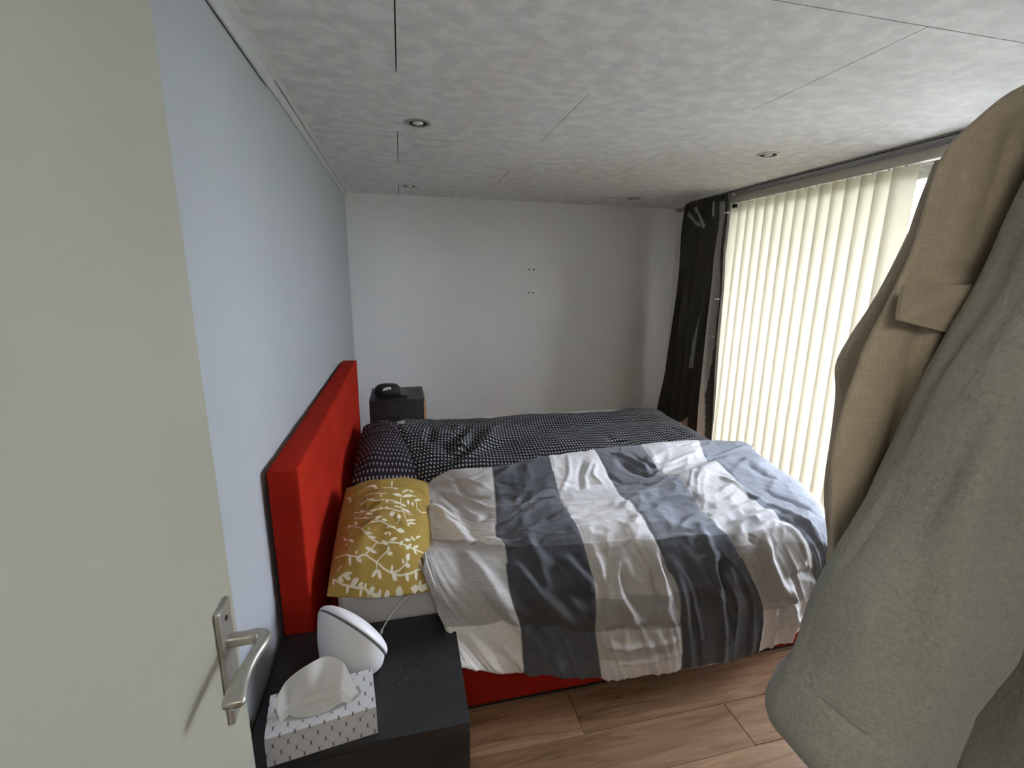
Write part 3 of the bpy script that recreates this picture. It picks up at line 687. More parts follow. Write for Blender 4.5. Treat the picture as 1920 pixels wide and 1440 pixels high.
def yellow_disp(a, b):
    f = np.clip(np.minimum(np.minimum(a, 1-a), np.minimum(b, 1-b))*9, 0, 1)
    h = ridged(a*2.2+b, b*9+vnoise(a*4, b*3, 2)*.7, 3)*.004*(b > .3)+ridged(a*9, b*4, 5)*.0022*(1-a)+vnoise(a*5, b*5, 7)*.006
    h -= .010*np.exp(-((b-.70-.03*a)/.012)**2)+.006*np.exp(-((b-.80)/.014)**2)
    h += .008*np.exp(-((b-.745)/.02)**2)
    return h*f*1.7
closed_pillow('pillow', YELLOW_CORNERS, M_YELLOW, .10, 'mustard yellow pillow with white leafy vines on the near side of the bed', colour=leaf_print, nu=460, nv=460, disp=yellow_disp, pinch=.004, rnd=.22)
def dark_disp(a, b):
    f = np.clip(np.minimum(np.minimum(a, 1-a), np.minimum(b, 1-b))*9, 0, 1)
    return f*(ridged(a*2+b*2, b*8, 3)*.006*(b > .55)+vnoise(a*4, b*4, 7)*.012-.012*np.exp(-((b-.72-.1*a)/.02)**2))
closed_pillow('pillow', DARK_PILLOW_CORNERS, M_MOTIF, .10,
              'black pillow with a small pale motif print on the far side of the bed', uvs=(.5, .70), nu=160, nv=160, disp=dark_disp, pinch=.006, rnd=.25,
              colour=lambda a, b: np.zeros(a.shape+(3,)))

# charging cable lying over the sheet edge
cb = thing('charging_cable', (.0, 1.37, .5), 'thin white charging cable trailing over the mattress onto the near nightstand', 'cable')
tube('cord', [(.10, 1.42, .574), (.06, 1.385, .572), (.035, 1.367, .556), (.0, 1.366, .545), (-.04, 1.362, .51), (-.075, 1.352, .475), (-.094, 1.34, .4530), (-.1005, 1.326, .4495)], .0024, M_WHITEPL, cb, 8)
tube('plug', [(-.1005, 1.327, .4500), (-.103, 1.310, .4500)], .0042, M_WHITEPL, cb, 10)
tube('connector_tip', [(-.103, 1.310, .4500), (-.1045, 1.301, .4500)], .0028, M_STEEL, cb, 8)

# ------------------------------------------------------------------ nightstands
def nightstand(x0, x1, ya, yb, h, label, nd, fm):
    t = thing('nightstand', ((x0+x1)/2, (ya+yb)/2, 0), label, 'nightstand', 'black nightstands either side of the bed')
    th = .02
    box('top_panel', (x0, ya, h-th), (x1, yb, h), M_BLACK, t, bev=.0018, seg=2)
    box('side_panel', (x0, ya+.001, 0), (x1-.004, ya+.001+th, h-th-.0006), M_BLACK, t, bev=.0012)
    box('side_panel', (x0, yb-.001-th, 0), (x1-.004, yb-.001, h-th-.0006), M_BLACK, t, bev=.0012)
    box('back_panel', (x0, ya+th+.001, .02), (x0+.008, yb-th-.001, h-th), M_BLACK, t)
    box('bottom_panel', (x0+.008, ya+th+.001, .03), (x1-.02, yb-th-.001, .05), M_BLACK, t)
    hh = (h-th-.06)/nd
    for k in range(nd):
        box('drawer_front', (x1-.004, ya+.004, .05+hh*k+.003), (x1+(.013 if nd > 1 else -.0005), yb-.004, .05+hh*(k+1)-.003), fm, t, bev=.002)
    return t
nightstand(-.398, .128, .956, 1.372, .445, 'low black nightstand carrying the tissue box beside the open door', 1, M_BLACK)
nightstand(-.250, .132, 3.30, 3.70, .692, 'tall black nightstand with tan front behind the far end of the headboard', 3, M_TAN)

# dust specks belong to the near top: a scatter of pale crumbs
bm = bmesh.new()
for k in range(30):
    x = rng.normal(.0, .055); yy = rng.normal(1.13, .045); r = rng.uniform(.0004, .0011)
    vs = bmesh.ops.create_icosphere(bm, subdivisions=1, radius=r)['verts']
    bmesh.ops.scale(bm, vec=(1, 1, .35), verts=vs)
    bmesh.ops.translate(bm, vec=(min(x, .11), yy, .4455), verts=vs)
o = from_bm('dust', bm, M_SHEET, None, True); tag(o, 'pale dust specks scattered on the near black nightstand', 'dust', kind='stuff')

# pouch
po = thing('pouch', (-.125, 3.42, .692), 'small black zipped pouch with a white mark on the far nightstand', 'pouch')
bm = bmesh.new(); vs = bmesh.ops.create_cube(bm, size=1)['verts']
bmesh.ops.subdivide_edges(bm, edges=bm.edges[:], cuts=10, use_grid_fill=True)
for w in bm.verts:
    x, y, z = w.co*2
    r = (abs(x)**3.2+abs(y)**3.2+abs(z)**3.2)**(1/3.2)
    x, y, z = x/r, y/r, z/r
    w.co = Vector((x*.092*(1-.10*max(0, z)), y*.062*(1-.15*max(z, 0)), z*.044+.044*1.0+.004*(1-x*x)))
bmesh.ops.translate(bm, vec=(-.125, 3.42, .694), verts=bm.verts)
from_bm('shell', bm, M_POUCH, po, True)
tube('zip', [(-.125+.094*math.cos(a)*1.0, 3.42+.064*math.sin(a), .722) for a in np.linspace(0, 2*math.pi, 25)], .0035, M_DARKGAP, po, 6, 2)
tube('strap', [(-.045, 3.392, .712), (-.02, 3.375, .706), (.008, 3.372, .700), (.012, 3.385, .697), (-.015, 3.40, .697)], .0045, M_POUCH, po, 8)
mk = [(-.158, .748), (-.150, .766), (-.116, .772), (-.098, .772), (-.098, .752), (-.112, .760), (-.130, .752)]
bm = bmesh.new()
A = [bm.verts.new((x, 3.3525+.012*((z-.745)/.03)**1, z)) for x, z in mk]; bm.faces.new(A)
r = bmesh.ops.extrude_face_region(bm, geom=bm.faces[:]); bmesh.ops.translate(bm, vec=(0, .006, 0), verts=[g for g in r['geom'] if isinstance(g, bmesh.types.BMVert)])
from_bm('emblem', bm, M_LOGO, po)['label'] = 'white mark on the pouch'

# tissue box
tb_o, tb_z = np.array((-.339, .944)), .447
ex = np.array((.242, .0325)); ex = ex/np.linalg.norm(ex); ey = np.array((-ex[1], ex[0])); LX, LY, LZ = .243, .122, .078
W3 = lambda a, b, c: np.array((*(tb_o+ex*a+ey*b), tb_z+c))
tb = thing('tissue_box', tuple(W3(LX/2, LY/2, 0)), 'white tissue box with a grey quilted diamond print on the near nightstand', 'tissue box')
def quilt(p, q):
    cx, cy = .0315, .0235
    base = np.full(p.shape+(3,), .68); base[..., 2] *= 1.02
    out = base.copy()
    # ogee lines between the crossing points
    ph = q/cy
    d = np.full(p.shape, 9.)
    for sg in (1, -1):
            xc = sg*(.25-.25*np.cos(np.pi*ph))
            f = (p/cx-xc) % 1.0; f = np.minimum(f, 1-f)*cx
            d = np.minimum(d, f)
    rowi = np.round(ph); near = np.abs(ph-rowi)*cy
    line = np.clip(1.2-d/.0012, 0, 1)
    dark = line*np.clip(1.25-near/.0062, 0, 1)
    out *= (1-.22*line)[..., None]; out *= (1-.93*np.clip(dark*1.8, 0, 1))[..., None]
    return out
def box_face(o, a, b, na, nb, fn, hole=None):
    pp, qq = np.meshgrid(np.linspace(0, 1, na), np.linspace(0, 1, nb))
    P = o+(pp[..., None])*a+(qq[..., None])*b
    c = quilt(pp*np.linalg.norm(a), qq*np.linalg.norm(b)+fn)
    F = grid_faces(nb, na)
    if hole is not None:
        cen = ((pp[:-1, :-1]+pp[1:, 1:])/2, (qq[:-1, :-1]+qq[1:, 1:])/2)
        F = F[~(hole(*cen)).ravel()]
    return P.reshape(-1, 3), F, c.reshape(-1, 3)
c0, cX, cY, cZ = W3(0, 0, 0), W3(LX, 0, 0)-W3(0, 0, 0), W3(0, LY, 0)-W3(0, 0, 0), np.array((0, 0, LZ))
hole = lambda p, q: ((p-.47)/.40)**2+((q-.48)/.30)**2 < 1
parts = [box_face(c0+cZ, cX, cY, 240, 120, 0, hole), box_face(c0, cX, cZ, 240, 80, .0235-LZ % .0235), box_face(c0+cX, cY, cZ, 120, 80, .0235-LZ % .0235), box_face(c0+cY, cX, cZ, 30, 10, 0), box_face(c0, cY, cZ, 120, 80, .0235-LZ % .0235), box_face(c0, cX, cY, 4, 4, 0)]
Vv = []; Ff = []; Cc = []; off = 0
for p, f, c in parts:
    Vv.append(p); Ff += [tuple(q) for q in f+off]; Cc.append(c); off += len(p)
mesh('carton', np.concatenate(Vv), Ff, M_BOXCARD, tb, False, np.concatenate(Cc))
# film lip inside the oval opening
ang = np.linspace(0, 2*math.pi, 41)[:-1]
ring = lambda s, dz: [W3(LX*(.47+.405*s*math.cos(t)), LY*(.48+.305*s*math.sin(t)), LZ+dz) for t in ang]
Vv = ring(1.0, -.0008)+ring(.8, -.004)+ring(.35, -.012)+[W3(LX*.47, LY*.48, -.012+LZ)]
Ff = [tuple(f) for f in grid_faces(3, 40, wrap=True)]+[(80+k, 80+(k+1) % 40, 120) for k in range(40)]
mesh('opening_film', Vv, Ff, M_FILM, tb)
# the pulled tissue: an arched fan standing in the slot
nu_, nv_ = 60, 40
Vv = []
for j in range(nv_):
    t = j/(nv_-1)
    for i in range(nu_):
        s = i/(nu_-1)
        arch = (math.sin(math.pi*min(1, s*.86+.05))**.5)
        if s > .86: arch *= 1-.28*(s-.86)/.14
        a = LX*(.12+.64*s)+.030*t*(s-.5)+.006*t
        b = LY*(.50-.02*s)+.004*math.sin(s*3.0)
        hgt = .010+.103*arch*t
        lean = .020*t**1.5*arch+.006*math.sin(9*s+2*t)*t+.005*math.sin(17*s-3*t)*(t*(1-t)*2+.2)
        if s > .84: lean -= (s-.84)/.16*.045*(.35+.65*t)
        if s < .12: lean -= (.12-s)/.12*.018
        if t < .2: lean -= .012*(1-t/.2)
        Vv.append(W3(a, b+lean, LZ-.012+hgt))
mesh('tissue', Vv, grid_faces(nv_, nu_), M_TISSUE, tb)
# front flap of the sheet folded over the lip
Vv = []
for j in range(12):
    t = j/11
    for i in range(40):
        s = i/39
        a = LX*(.17+.56*s); b = LY*(.49-(.24*math.sin(math.pi*s)**.7+.01)*t)
        Vv.append(W3(a, b, LZ-.002+.016*math.sin(math.pi*(.15+.85*t))*(.5+.5*math.sin(math.pi*s))-.003*t+.0015*math.sin(25*s)))
mesh('tissue_flap', Vv, grid_faces(12, 40), M_TISSUE, tb)

# slanted round speaker
sp = thing('speaker', (-.195, 1.19, .445), 'white plastic speaker with a slanted domed face behind the tissue box', 'speaker')
nrm = Vector((.55, .60, .45)).normalized(); cS = Vector((-.176, 1.20, .553)); RS = .113
qd = Vector((0, 0, 1)).rotation_difference(nrm); NSEG = 64
def circ(c, r, k, tilt=1.0):
    w = 2*math.pi*k/NSEG; p = Vector((math.cos(w), math.sin(w), 0))*r
    return Vector(c)+qd @ p
# body rings interpolate from a flat foot to the tilted rim
foot = Vector((-.192, 1.175, .446))
Vv = []; nr = 14
for j in range(nr):
    t = j/(nr-1); e = t**.8
    for k in range(NSEG):
        b0 = foot+Vector((math.cos(2*math.pi*k/NSEG), math.sin(2*math.pi*k/NSEG), 0))*.060
        P1 = circ(cS, RS, k); b1 = foot.lerp(cS, .0)
        p = b0.lerp(P1, e)
        out = (P1-cS).normalized()
        p += out*.016*math.sin(math.pi*e)*.8
        if j == 0: p.z = .446
        Vv.append(p)
Vv.append(foot)
Ff = [tuple(f) for f in grid_faces(nr, NSEG, wrap=True)]+[(k, len(Vv)-1, (k+1) % NSEG) for k in range(NSEG)]
mesh('body', Vv, Ff, M_WHITEPL, sp)
Vv = []; prof = [(RS-.002, -.002), (RS-.002, .007)]
for r_, h_ in prof:
    for k in range(NSEG): Vv.append(circ(cS+nrm*h_, r_, k))
mesh('seam', Vv, [tuple(f) for f in grid_faces(2, NSEG, wrap=True)], M_SEAM, sp)
Vv = []; prof = [(RS-.004, .0055), (RS+.0005, .0065), (RS+.001, .010)]+[(RS*math.cos(a), .010+.034*math.sin(a)) for a in np.linspace(.12, 1.5, 12)]
for r_, h_ in prof:
    for k in range(NSEG): Vv.append(circ(cS+nrm*h_, r_, k))
Vv.append(cS+nrm*.0445)
L0 = (len(prof)-1)*NSEG
mesh('domed_face', Vv, [tuple(f) for f in grid_faces(len(prof), NSEG, wrap=True)]+[(L0+k, L0+(k+1) % NSEG, len(Vv)-1) for k in range(NSEG)], M_WHITEPL, sp)

# ------------------------------------------------------------------ open door with its handle
DX = -.294
dr = struct(thing('door_1', (DX-.02, .36, 0), None, None))
box('leaf', (DX-.04, -.075, .012), (DX, .767, 2.06), M_DOOR, dr, bev=.0025, seg=2)
pl = box('handle_plate', (DX-.0005, .687, .840), (DX+.0085, .734, 1.043), M_ALU, dr, bev=.0035, seg=3)
for z in (1.020, .862):
    bm = bmesh.new(); lathe(bm, [(.0042, 0), (.0042, .0012), (.003, .0016), (.0022, .0004)], (DX+.0085, .7105, z), (1, 0, 0), 14); from_bm('screw', bm, M_DARKGAP if z > 1 else M_STEEL, pl, True)
# lever: round neck, elbow, then a flattened grip flaring towards its end
ctr = [(DX+.006, .713, .977, .0105, .0105), (DX+.030, .713, .977, .0102, .0102), (DX+.047, .713, .978, .0106, .0104), (DX+.0585, .706, .979, .0110, .0104),
       (DX+.0610, .690, .980, .0098, .0090), (DX+.0570, .668, .981, .0088, .0082), (DX+.0520, .640, .980, .0100, .0078), (DX+.0500, .612, .978, .0128, .0074), (DX+.0515, .592, .976, .0148, .0070), (DX+.0520, .585, .976, .0125, .0050)]
C = np.array(ctr); C2, _ = catmull(C, 64)
Vv = []
for i, c in enumerate(C2):
    t = C2[min(i+1, 63), :3]-C2[max(i-1, 0), :3]; t /= np.linalg.norm(t)
    up = np.array((0, 0, 1.)); sd = np.cross(up, t); sd /= np.linalg.norm(sd)
    for k in range(20):
        w = 2*math.pi*k/20; cw, sw = math.cos(w), math.sin(w)
        ex_ = np.sign(cw)*abs(cw)**.8; ey_ = np.sign(sw)*abs(sw)**.8
        Vv.append(c[:3]+sd*c[3]*ex_+up*c[4]*ey_)
Ff = [tuple(f) for f in grid_faces(64, 20, wrap=True)]+[tuple(range(20))[::-1], tuple(range(63*20, 64*20))]
mesh('lever', Vv, Ff, M_ALU, pl)
for z in (.3, 1.75):
    bm = bmesh.new(); lathe(bm, [(.007, -.045), (.007, .045)], (DX+.002, -.079, z), (0, 0, 1), 12); from_bm('hinge', bm, M_STEEL, dr, True)
# door casing of the doorway
struct(box('trim_4', (-.345, YF-.1, 0), (-.30, YF+.001, 2.09), M_DOOR)); struct(box('trim_5', (.56, YF-.1, 0), (.605, YF+.001, 2.09), M_DOOR))

# ------------------------------------------------------------------ ceiling spots
names = ['recessed ceiling spot nearest above the headboard, silver ring', 'recessed ceiling spot in the far left corner by the back wall',
         'pale ringed ceiling spot nearest the vertical blind', 'recessed ceiling spot at the back near the dark curtain']
def spot(x, y, label):
    t = thing('ceiling_spot', (x, y, H), label, 'ceiling light', 'recessed ceiling spots')
    bm = bmesh.new(); lathe(bm, [(.058, .0005), (.0575, -.003), (.050, -.0055), (.044, -.005), (.040, -.001), (.037, .0)], (x, y, H), (0, 0, 1), 40, cap=False)
    from_bm('ring', bm, M_STEEL, t, True)
    bm = bmesh.new(); lathe(bm, [(.040, -.0025), (.034, -.0012), (.030, -.0004), (.022, -.0006)], (x, y, H), (0, 0, 1), 32, cap=False)
    from_bm('reflector', bm, M_DARKGAP, t, True)
    bm = bmesh.new(); lathe(bm, [(.024, -.0002), (.022, -.0040), (.015, -.0070), (.006, -.0082), (.001, -.0084)], (x, y, H), (0, 0, 1), 24, cap=True)
    from_bm('bulb', bm, M_GLASSY, t, True)
M_GLASSY = plain('frosted bulb glass', (.75, .75, .72), .12, spec=.8)
for (x, y), l in zip(((.10, 2.29), (.09, 3.78), (1.94, 2.32), (1.91, 3.77)), names): spot(x, y, l)

# ------------------------------------------------------------------ vertical blind and rails
BX = 2.515
vb = thing('vertical_blind', (BX, 2.1, 2.15), 'cream vertical blind with backlit fabric slats across the wide window', 'blind')
box('headrail', (BX-.022, .80, 2.122), (BX+.022, 3.315, 2.160), M_RAIL, vb, bev=.003)
box('valance', (BX-.030, .80, 2.128), (BX-.0235, 3.315, 2.172), M_RAIL, vb, bev=.002)
SP, SW = .0885, .106
sl_me = None
ys = [3.262-SP*k for k in range(15)]+[1.10-.022*k for k in range(13)]      # near slats stacked aside out of view, to admit more daylight
aT = math.radians(22)
for k, yc in enumerate(ys):
    a = aT+rng.normal(0, .012)
    if k == 13: a += .06
    if k == 14: a += .3
    if k >= 15: a = 1.45+rng.normal(0, .015)
    nz = 24; V_ = []
    for j in range(nz+1):
        z = .05+(2.118-.05)*j/nz
        tw = a
        for i in range(7):
            s = (i/6-.5)*SW; bow = .004*(1-(2*i/6-1)**2)
            V_.append((BX-math.sin(tw)*s+bow*math.cos(tw), yc+math.cos(tw)*s, z))
    o = mesh('slat', V_, grid_faces(nz+1, 7), M_SLAT, vb)
    box('hook', (BX-.004, yc-.006, 2.1175), (BX+.004, yc+.006, 2.124), M_WHITEPL, o)
    if k % 1 == 0:
        box('bottom_weight', (BX-.003, yc-.02, .052), (BX+.003, yc+.02, .075), M_WHITEPL, o)
box('bracket', (BX-.040, 3.235, 2.085), (BX-.024, 3.272, 2.112), M_BLACK, vb)['label'] = 'small black bracket'
for yy, z in ((3.205, 1.408), (3.222, 1.118), (3.20, 2.04)):
    box('chain_clip', (2.37, yy-.020, z-.008), (2.385, yy+.020, z+.004), M_WHITEPL, vb, bev=.002)
# curtain rail on the ceiling
cr = thing('curtain_rail', (2.54, 2.2, H), 'grey aluminium curtain track along the ceiling above the blind', 'curtain rail')
box('track', (2.440, .70, H-.022), (2.462, 3.80, H-.0005), M_GREYRAIL, cr, bev=.002)
box('slot', (2.436, .70, H-.013), (2.4395, 3.80, H-.009), M_DARKGAP, cr)
box('back_strip', (2.480, .70, H-.030), (2.560, 3.80, H-.0005), M_TRIM, cr, bev=.002)

# ------------------------------------------------------------------ dark curtain
cu = thing('curtain', (2.43, 3.45, 2.18), 'dark brown curtain with lighter stripes bunched in the far window corner', 'curtain')
nu_, nv_ = 260, 200
uu, zz = np.meshgrid(np.linspace(0, 1, nu_), np.linspace(.02, 2.178, nv_))
yl = np.interp(zz, [0, .25, 2.17], [3.94, 3.925, 3.75])
yr = np.interp(zz, [0, .27, 1.0, 1.49, 1.75, 1.95, 2.18], [3.14, 3.147, 3.165, 3.177, 3.200, 3.185, 3.20])
tt = (2.178-zz)/2.158
yy = yl+(yr-yl)*uu
amp = np.interp(zz, [0, 1.2, 2.0, 2.17], [.050, .042, .030, .018])
ph = uu*2*math.pi*5.5+vnoise(uu*4, zz*.8, 3)*1.6+.5*np.sin(zz*1.5)
xx = 2.395+amp*np.sin(ph)+.012*vnoise(uu*14, zz*1.6, 8)+.010*np.sin(uu*2*math.pi*24)*np.clip((zz-2.0)/.15, 0, 1)
yy = yy+amp*.45*np.cos(ph)*np.clip(np.minimum(uu, 1-uu)*8, 0, 1)
ueff = (yl-yy+.02*(xx-2.43))/(yl-yr)
base = np.array((.075, .066, .056)); c = np.tile(base, uu.shape+(1,))
for i_s, st in enumerate(CURTAIN_STRIPES):
    s = np.array(st)[::-1]
    uc = np.interp(zz, s[:, 0], s[:, 1]); hw = np.interp(zz, s[:, 0], s[:, 2])
    ins = (zz >= s[0, 0]-.25*(i_s in (0, 2))) & (zz <= s[-1, 0]) & (np.abs(ueff-uc) < np.where(hw > 0, hw, 0))
    colr = np.array((.40, .38, .34))[None]*np.ones((ins.sum(), 1))
    warmth = np.clip((.75-zz[ins])/.4, 0, 1)[:, None]
    c[ins] = colr*(1-warmth)+np.array((.55, .46, .38))*warmth  # stripes turn beige near the hem, backlight painted into the colour
mesh('drape', np.stack([xx, yy, zz], -1).reshape(-1, 3), grid_faces(nv_, nu_), M_CURTAIN, cu, True, c.reshape(-1, 3))
for k in range(8):
    y = 3.24+.066*k
    box('glider', (2.444, y-.006, 2.168), (2.458, y+.006, 2.186), M_WHITEPL, cu)
tp = np.array([(2.355, 3.565, 2.125), (2.352, 3.545, 2.128), (2.350, 3.40, 1.965), (2.353, 3.43, 1.945)])
mesh('header_tape', np.concatenate([tp, tp-np.array((.003, 0, 0))]), [(0, 1, 2, 3), (7, 6, 5, 4), (0, 4, 5, 1), (1, 5, 6, 2), (2, 6, 7, 3), (3, 7, 4, 0)], M_GREYRAIL, cu, False)['label'] = 'loose pale pleating tape'

# ------------------------------------------------------------------ clothes on the rack at the right
def loft(name, levels, mat, parent, nu=90, nv=120, folds=(), noise=(.004, 9, 5), wraps=True, capends=False, power=2.0):
    """levels: (x left, x right, y centre, depth half, z)"""
    L, _ = catmull(np.array(levels, float), nv)
    w = np.linspace(0, 2*math.pi, nu, endpoint=False)
    cx = (L[:, 0]+L[:, 1])/2; hx = (L[:, 1]-L[:, 0])/2
    cw, sw = np.cos(w), np.sin(w)
    ex_ = np.sign(cw)*np.abs(cw)**(2/power); ey_ = np.sign(sw)*np.abs(sw)**(2/power)
    X = cx[:, None]+hx[:, None]*ex_; Y = L[:, 2:3]+L[:, 3:4]*ey_; Zz = np.repeat(L[:, 4:5], nu, 1)
    if L.shape[1] > 5: Zz = Zz+L[:, 5:6]*(X-cx[:, None])
    rad = np.stack([np.repeat(cw[None], nv, 0), np.repeat(sw[None], nv, 0), np.zeros((nv, nu))], -1)
    d = noise[0]*vnoise(cw[None]*noise[1]*.35+Zz*.6, sw[None]*noise[1]*.35, Zz*noise[2])
    for u0, z0, u1, z1, a, wd in folds:      # crease lines (x, z) on the camera side
        p, q = np.array((u0, z0)), np.array((u1, z1))
        D, t = seg_dist(np.stack([X, Zz], -1), p, q)
        d = d+np.where(sw[None] < .25, a*np.exp(-(D/wd)**2)*np.clip(np.minimum(t, 1-t)*6+.4, 0, 1), 0)
    P = np.stack([X, Y, Zz], -1)+rad*d[..., None]
    F = [tuple(f) for f in grid_faces(nv, nu, wrap=True)]
    if capends: F += [tuple(range(nu)), tuple(range((nv-1)*nu, nv*nu))[::-1]]
    return mesh(name, P.reshape(-1, 3), F, mat, parent)

rk = thing('clothes_rack', (1.0, .3, 0), 'black metal clothes rack holding the linen shirt and the fleece robe', 'clothes rack')
tube('rail', [(1.0, -.06, 1.985), (1.0, .3, 1.985), (1.0, .60, 1.985)], .0125, M_BLACK, rk, 14)
for y in (-.05, .59):
    tube('post', [(1.0, y, .03), (1.0, y, 1.0), (1.0, y, 1.985)], .0125, M_BLACK, rk, 14)
    tube('foot', [(.80, y, .0135), (1.0, y, .0135), (1.20, y, .0135)], .0125, M_BLACK, rk, 12)
def hanger(x, y, zs, parent, w=.2):
    o = tube('hanger', [(x-w, y, zs-.10), (x-w*.5, y, zs-.05), (x, y, zs), (x+w*.5, y, zs-.05), (x+w, y, zs-.10)], .007, M_TAN, parent, 10)
    pts = [(x, y, zs), (x, y, zs+.05)]+[(x+.0+.017*math.sin(a), y, 1.985+.0005-.0*1+.0155*math.cos(a)) for a in np.linspace(-2.6, 2.2, 9)]
    tube('hook', pts, .002, M_STEEL, o, 6, 4)

sh = thing('linen_shirt', (1.0, .5, 1.4), 'beige linen shirt with a chest pocket flap hanging behind the fleece robe', 'shirt')
hanger(1.0, .462, 1.855, sh, .22)
body_lv = [(.93, 1.07, .50, .040, 1.885), (.80, 1.20, .50, .050, 1.803), (.738, 1.265, .50, .054, 1.770), (.694, 1.31, .50, .056, 1.736), (.664, 1.33, .50, .056, 1.708), (.647, 1.345, .50, .056, 1.667),
           (.637, 1.35, .50, .056, 1.589), (.615, 1.36, .50, .056, 1.515), (.598, 1.37, .50, .056, 1.465), (.588, 1.38, .50, .056, 1.420), (.579, 1.38, .50, .056, 1.375), (.572, 1.38, .50, .058, 1.306), (.582, 1.38, .50, .060, 1.231), (.598, 1.38, .50, .060, 1.165), (.606, 1.38, .50, .060, 1.10), (.60, 1.38, .50, .060, 1.0), (.60, 1.38, .50, .060, .90)]
body_lv = [(a*.95, b, .462, min(d, .022), 1.54+(z-1.54)*.95) for a, b, y, d, z in body_lv]
loft('torso', body_lv, M_LINEN, sh, 200, 190, [(.64, 1.556, .86, 1.566, -.005, .005), (.70, 1.72, .675, 1.58, -.007, .010), (.73, 1.75, .86, 1.80, -.004, .005), (.66, 1.66, .78, 1.60, .005, .02), (.75, 1.52, .72, 1.2, .008, .018), (.655, 1.54, .625, 1.2, .010, .012), (.622, 1.50, .60, 1.15, -.009, .010), (.80, 1.70, .77, 1.2, -.006, .02), (.69, 1.46, .66, 1.1, -.008, .012), (.60, 1.17, .66, 1.12, -.010, .007), (.70, 1.70, .83, 1.66, .003, .008)], (.007, 9, 5), power=2.6)
slv = [(.700, .82, .520, .022, 1.70), (.672, .80, .520, .024, 1.60), (.636, .78, .520, .026, 1.515), (.610, .76, .520, .027, 1.468), (.5925, .74, .520, .027, 1.425), (.603, .73, .520, .027, 1.375), (.612, .73, .520, .026, 1.25), (.632, .735, .520, .026, 1.15), (.640, .735, .520, .025, 1.08), (.638, .735, .520, .025, 1.04)]
loft('sleeve', slv, M_LINEN, sh, 80, 140, [], (.004, 9, 9))
slr = [(2.0-b, 2.0-a, y, d, z) for a, b, y, d, z in slv]
loft('sleeve', slr, M_LINEN, sh, 60, 100, [], (.004, 9, 9))
for s in (0, 1):
    lv = [(.636, .735, .520, .027, 1.05), (.630, .738, .520, .029, 1.04), (.612, .735, .520, .029, 1.00), (.612, .73, .520, .026, .992)]
    if s: lv = [(2.0-b, 2.0-a, y, d, z) for a, b, y, d, z in lv]
    loft('cuff', lv, M_LINEN, sh, 60, 16, [], (.003, 9, 5))
def strip(name, quad, th, mat, parent, nx=16, nz=12, wob=.0015):
    q = np.array(quad, float); a, b = np.meshgrid(np.linspace(0, 1, nx), np.linspace(0, 1, nz))
    A, B = a[..., None], b[..., None]
    P = q[0]*(1-A)*(1-B)+q[1]*A*(1-B)+q[2]*A*B+q[3]*(1-A)*B
    P[..., 1] += wob*vnoise(a*4, b*4, q[0][0]*9)
    back = P+np.array((0, th, 0))
    Vv = np.concatenate([P.reshape(-1, 3), back.reshape(-1, 3)]); k = nx*nz
    F = [tuple(f) for f in grid_faces(nz, nx)]+[tuple(f) for f in grid_faces(nz, nx, k, True)]
    rim = list(range(nx))+[nx*(j+1)-1 for j in range(1, nz)]+[nx*nz-1-i for i in range(1, nx)]+[nx*(nz-1-j) for j in range(1, nz-1)]
    for i in range(len(rim)):
        p0, p1 = rim[i], rim[(i+1) % len(rim)]; F.append((p0, p0+k, p1+k, p1))
    return mesh(name, Vv, F, mat, parent, False)
strip('pocket_flap', [(.571, .4335, 1.4975), (.668, .4315, 1.478), (.70, .4305, 1.540), (.568, .4345, 1.538)], .005, M_LINEN, sh)
strip('placket', [(.985, .4335, .95), (1.02, .4335, .95), (1.02, .4335, 1.81), (.985, .4335, 1.81)], .004, M_LINEN, sh)
for k in range(6):
    bm = bmesh.new(); lathe(bm, [(.005, 0), (.006, .0012), (.005, .0022)], (1.002, .4335, 1.0+.14*k), (0, -1, 0), 14); from_bm('button', bm, M_TAN, sh, True)
strip('collar', [(.90, .437, 1.845), (1.10, .437, 1.845), (1.07, .445, 1.895), (.93, .445, 1.895)], .004, M_LINEN, sh)

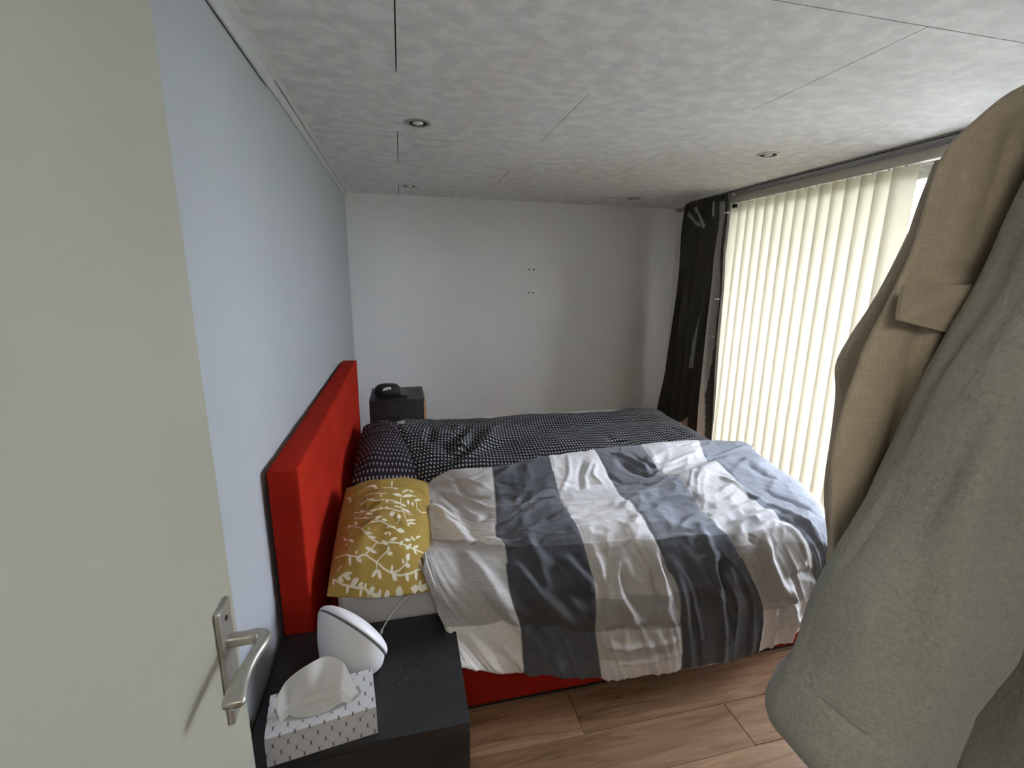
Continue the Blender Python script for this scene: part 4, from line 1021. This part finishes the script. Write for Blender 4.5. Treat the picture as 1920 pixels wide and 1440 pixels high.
rb = thing('fleece_robe', (1.0, .36, 1.2), 'grey green fleece robe with a wide cuffed sleeve hanging nearest the camera', 'robe')
hanger(1.0, .34, 1.865, rb, .2)
loft('body', [(.93, 1.07, .345, .04, 1.88), (.80, 1.20, .345, .05, 1.79), (.745, 1.25, .345, .056, 1.73), (.73, 1.27, .345, .058, 1.62), (.755, 1.28, .35, .06, 1.40), (.775, 1.29, .35, .062, 1.20), (.775, 1.30, .36, .064, 1.0), (.765, 1.31, .36, .066, .8), (.76, 1.33, .36, .068, .45)],
     M_FLEECE, rb, 150, 150, [(.82, 1.2, .80, .8, .014, .022), (.86, 1.25, .85, .7, -.012, .02)], (.012, 9, 4), power=2.6)
rsl = [(.705, .86, .375, .045, 1.735, 0), (.672, .84, .375, .055, 1.655, 0), (.643, .81, .375, .064, 1.545, -.05), (.614, .785, .375, .068, 1.475, -.1), (.588, .765, .375, .070, 1.407, -.2), (.560, .735, .375, .072, 1.310, -.3), (.525, .715, .375, .074, 1.215, -.42), (.492, .696, .375, .076, 1.125, -.52), (.472, .680, .375, .078, 1.045, -.58), (.456, .668, .375, .080, .990, -.6)]
loft('sleeve', rsl, M_FLEECE, rb, 110, 150, [(.556, 1.56, .505, 1.00, -.009, .020), (.60, 1.56, .548, 1.00, .006, .024), (.478, 1.24, .466, 1.00, -.003, .016), (.70, 1.5, .62, 1.1, .010, .03), (.60, 1.3, .55, 1.05, -.006, .02), (.66, 1.45, .655, 1.05, -.008, .016)], (.008, 9, 6), power=2.2)
rsr = [(2.0-b, 2.0-a, y, d, z, -k) for a, b, y, d, z, k in rsl]
loft('sleeve', rsr, M_FLEECE, rb, 60, 80, [], (.008, 9, 6))
cfl = [(.457, .664, .375, .076, 1.004, -.60), (.452, .668, .375, .084, .992, -.60), (.444, .668, .375, .088, .962, -.64), (.438, .664, .375, .089, .930, -.68), (.446, .658, .375, .085, .905, -.70), (.458, .650, .375, .072, .902, -.70)]
for s in (0, 1):
    loft('cuff', cfl if s == 0 else [(2.0-b, 2.0-a, y, d, z, -k) for a, b, y, d, z, k in cfl], M_FLEECE, rb, 90, 40, [], (.004, 9, 5), power=2.2)
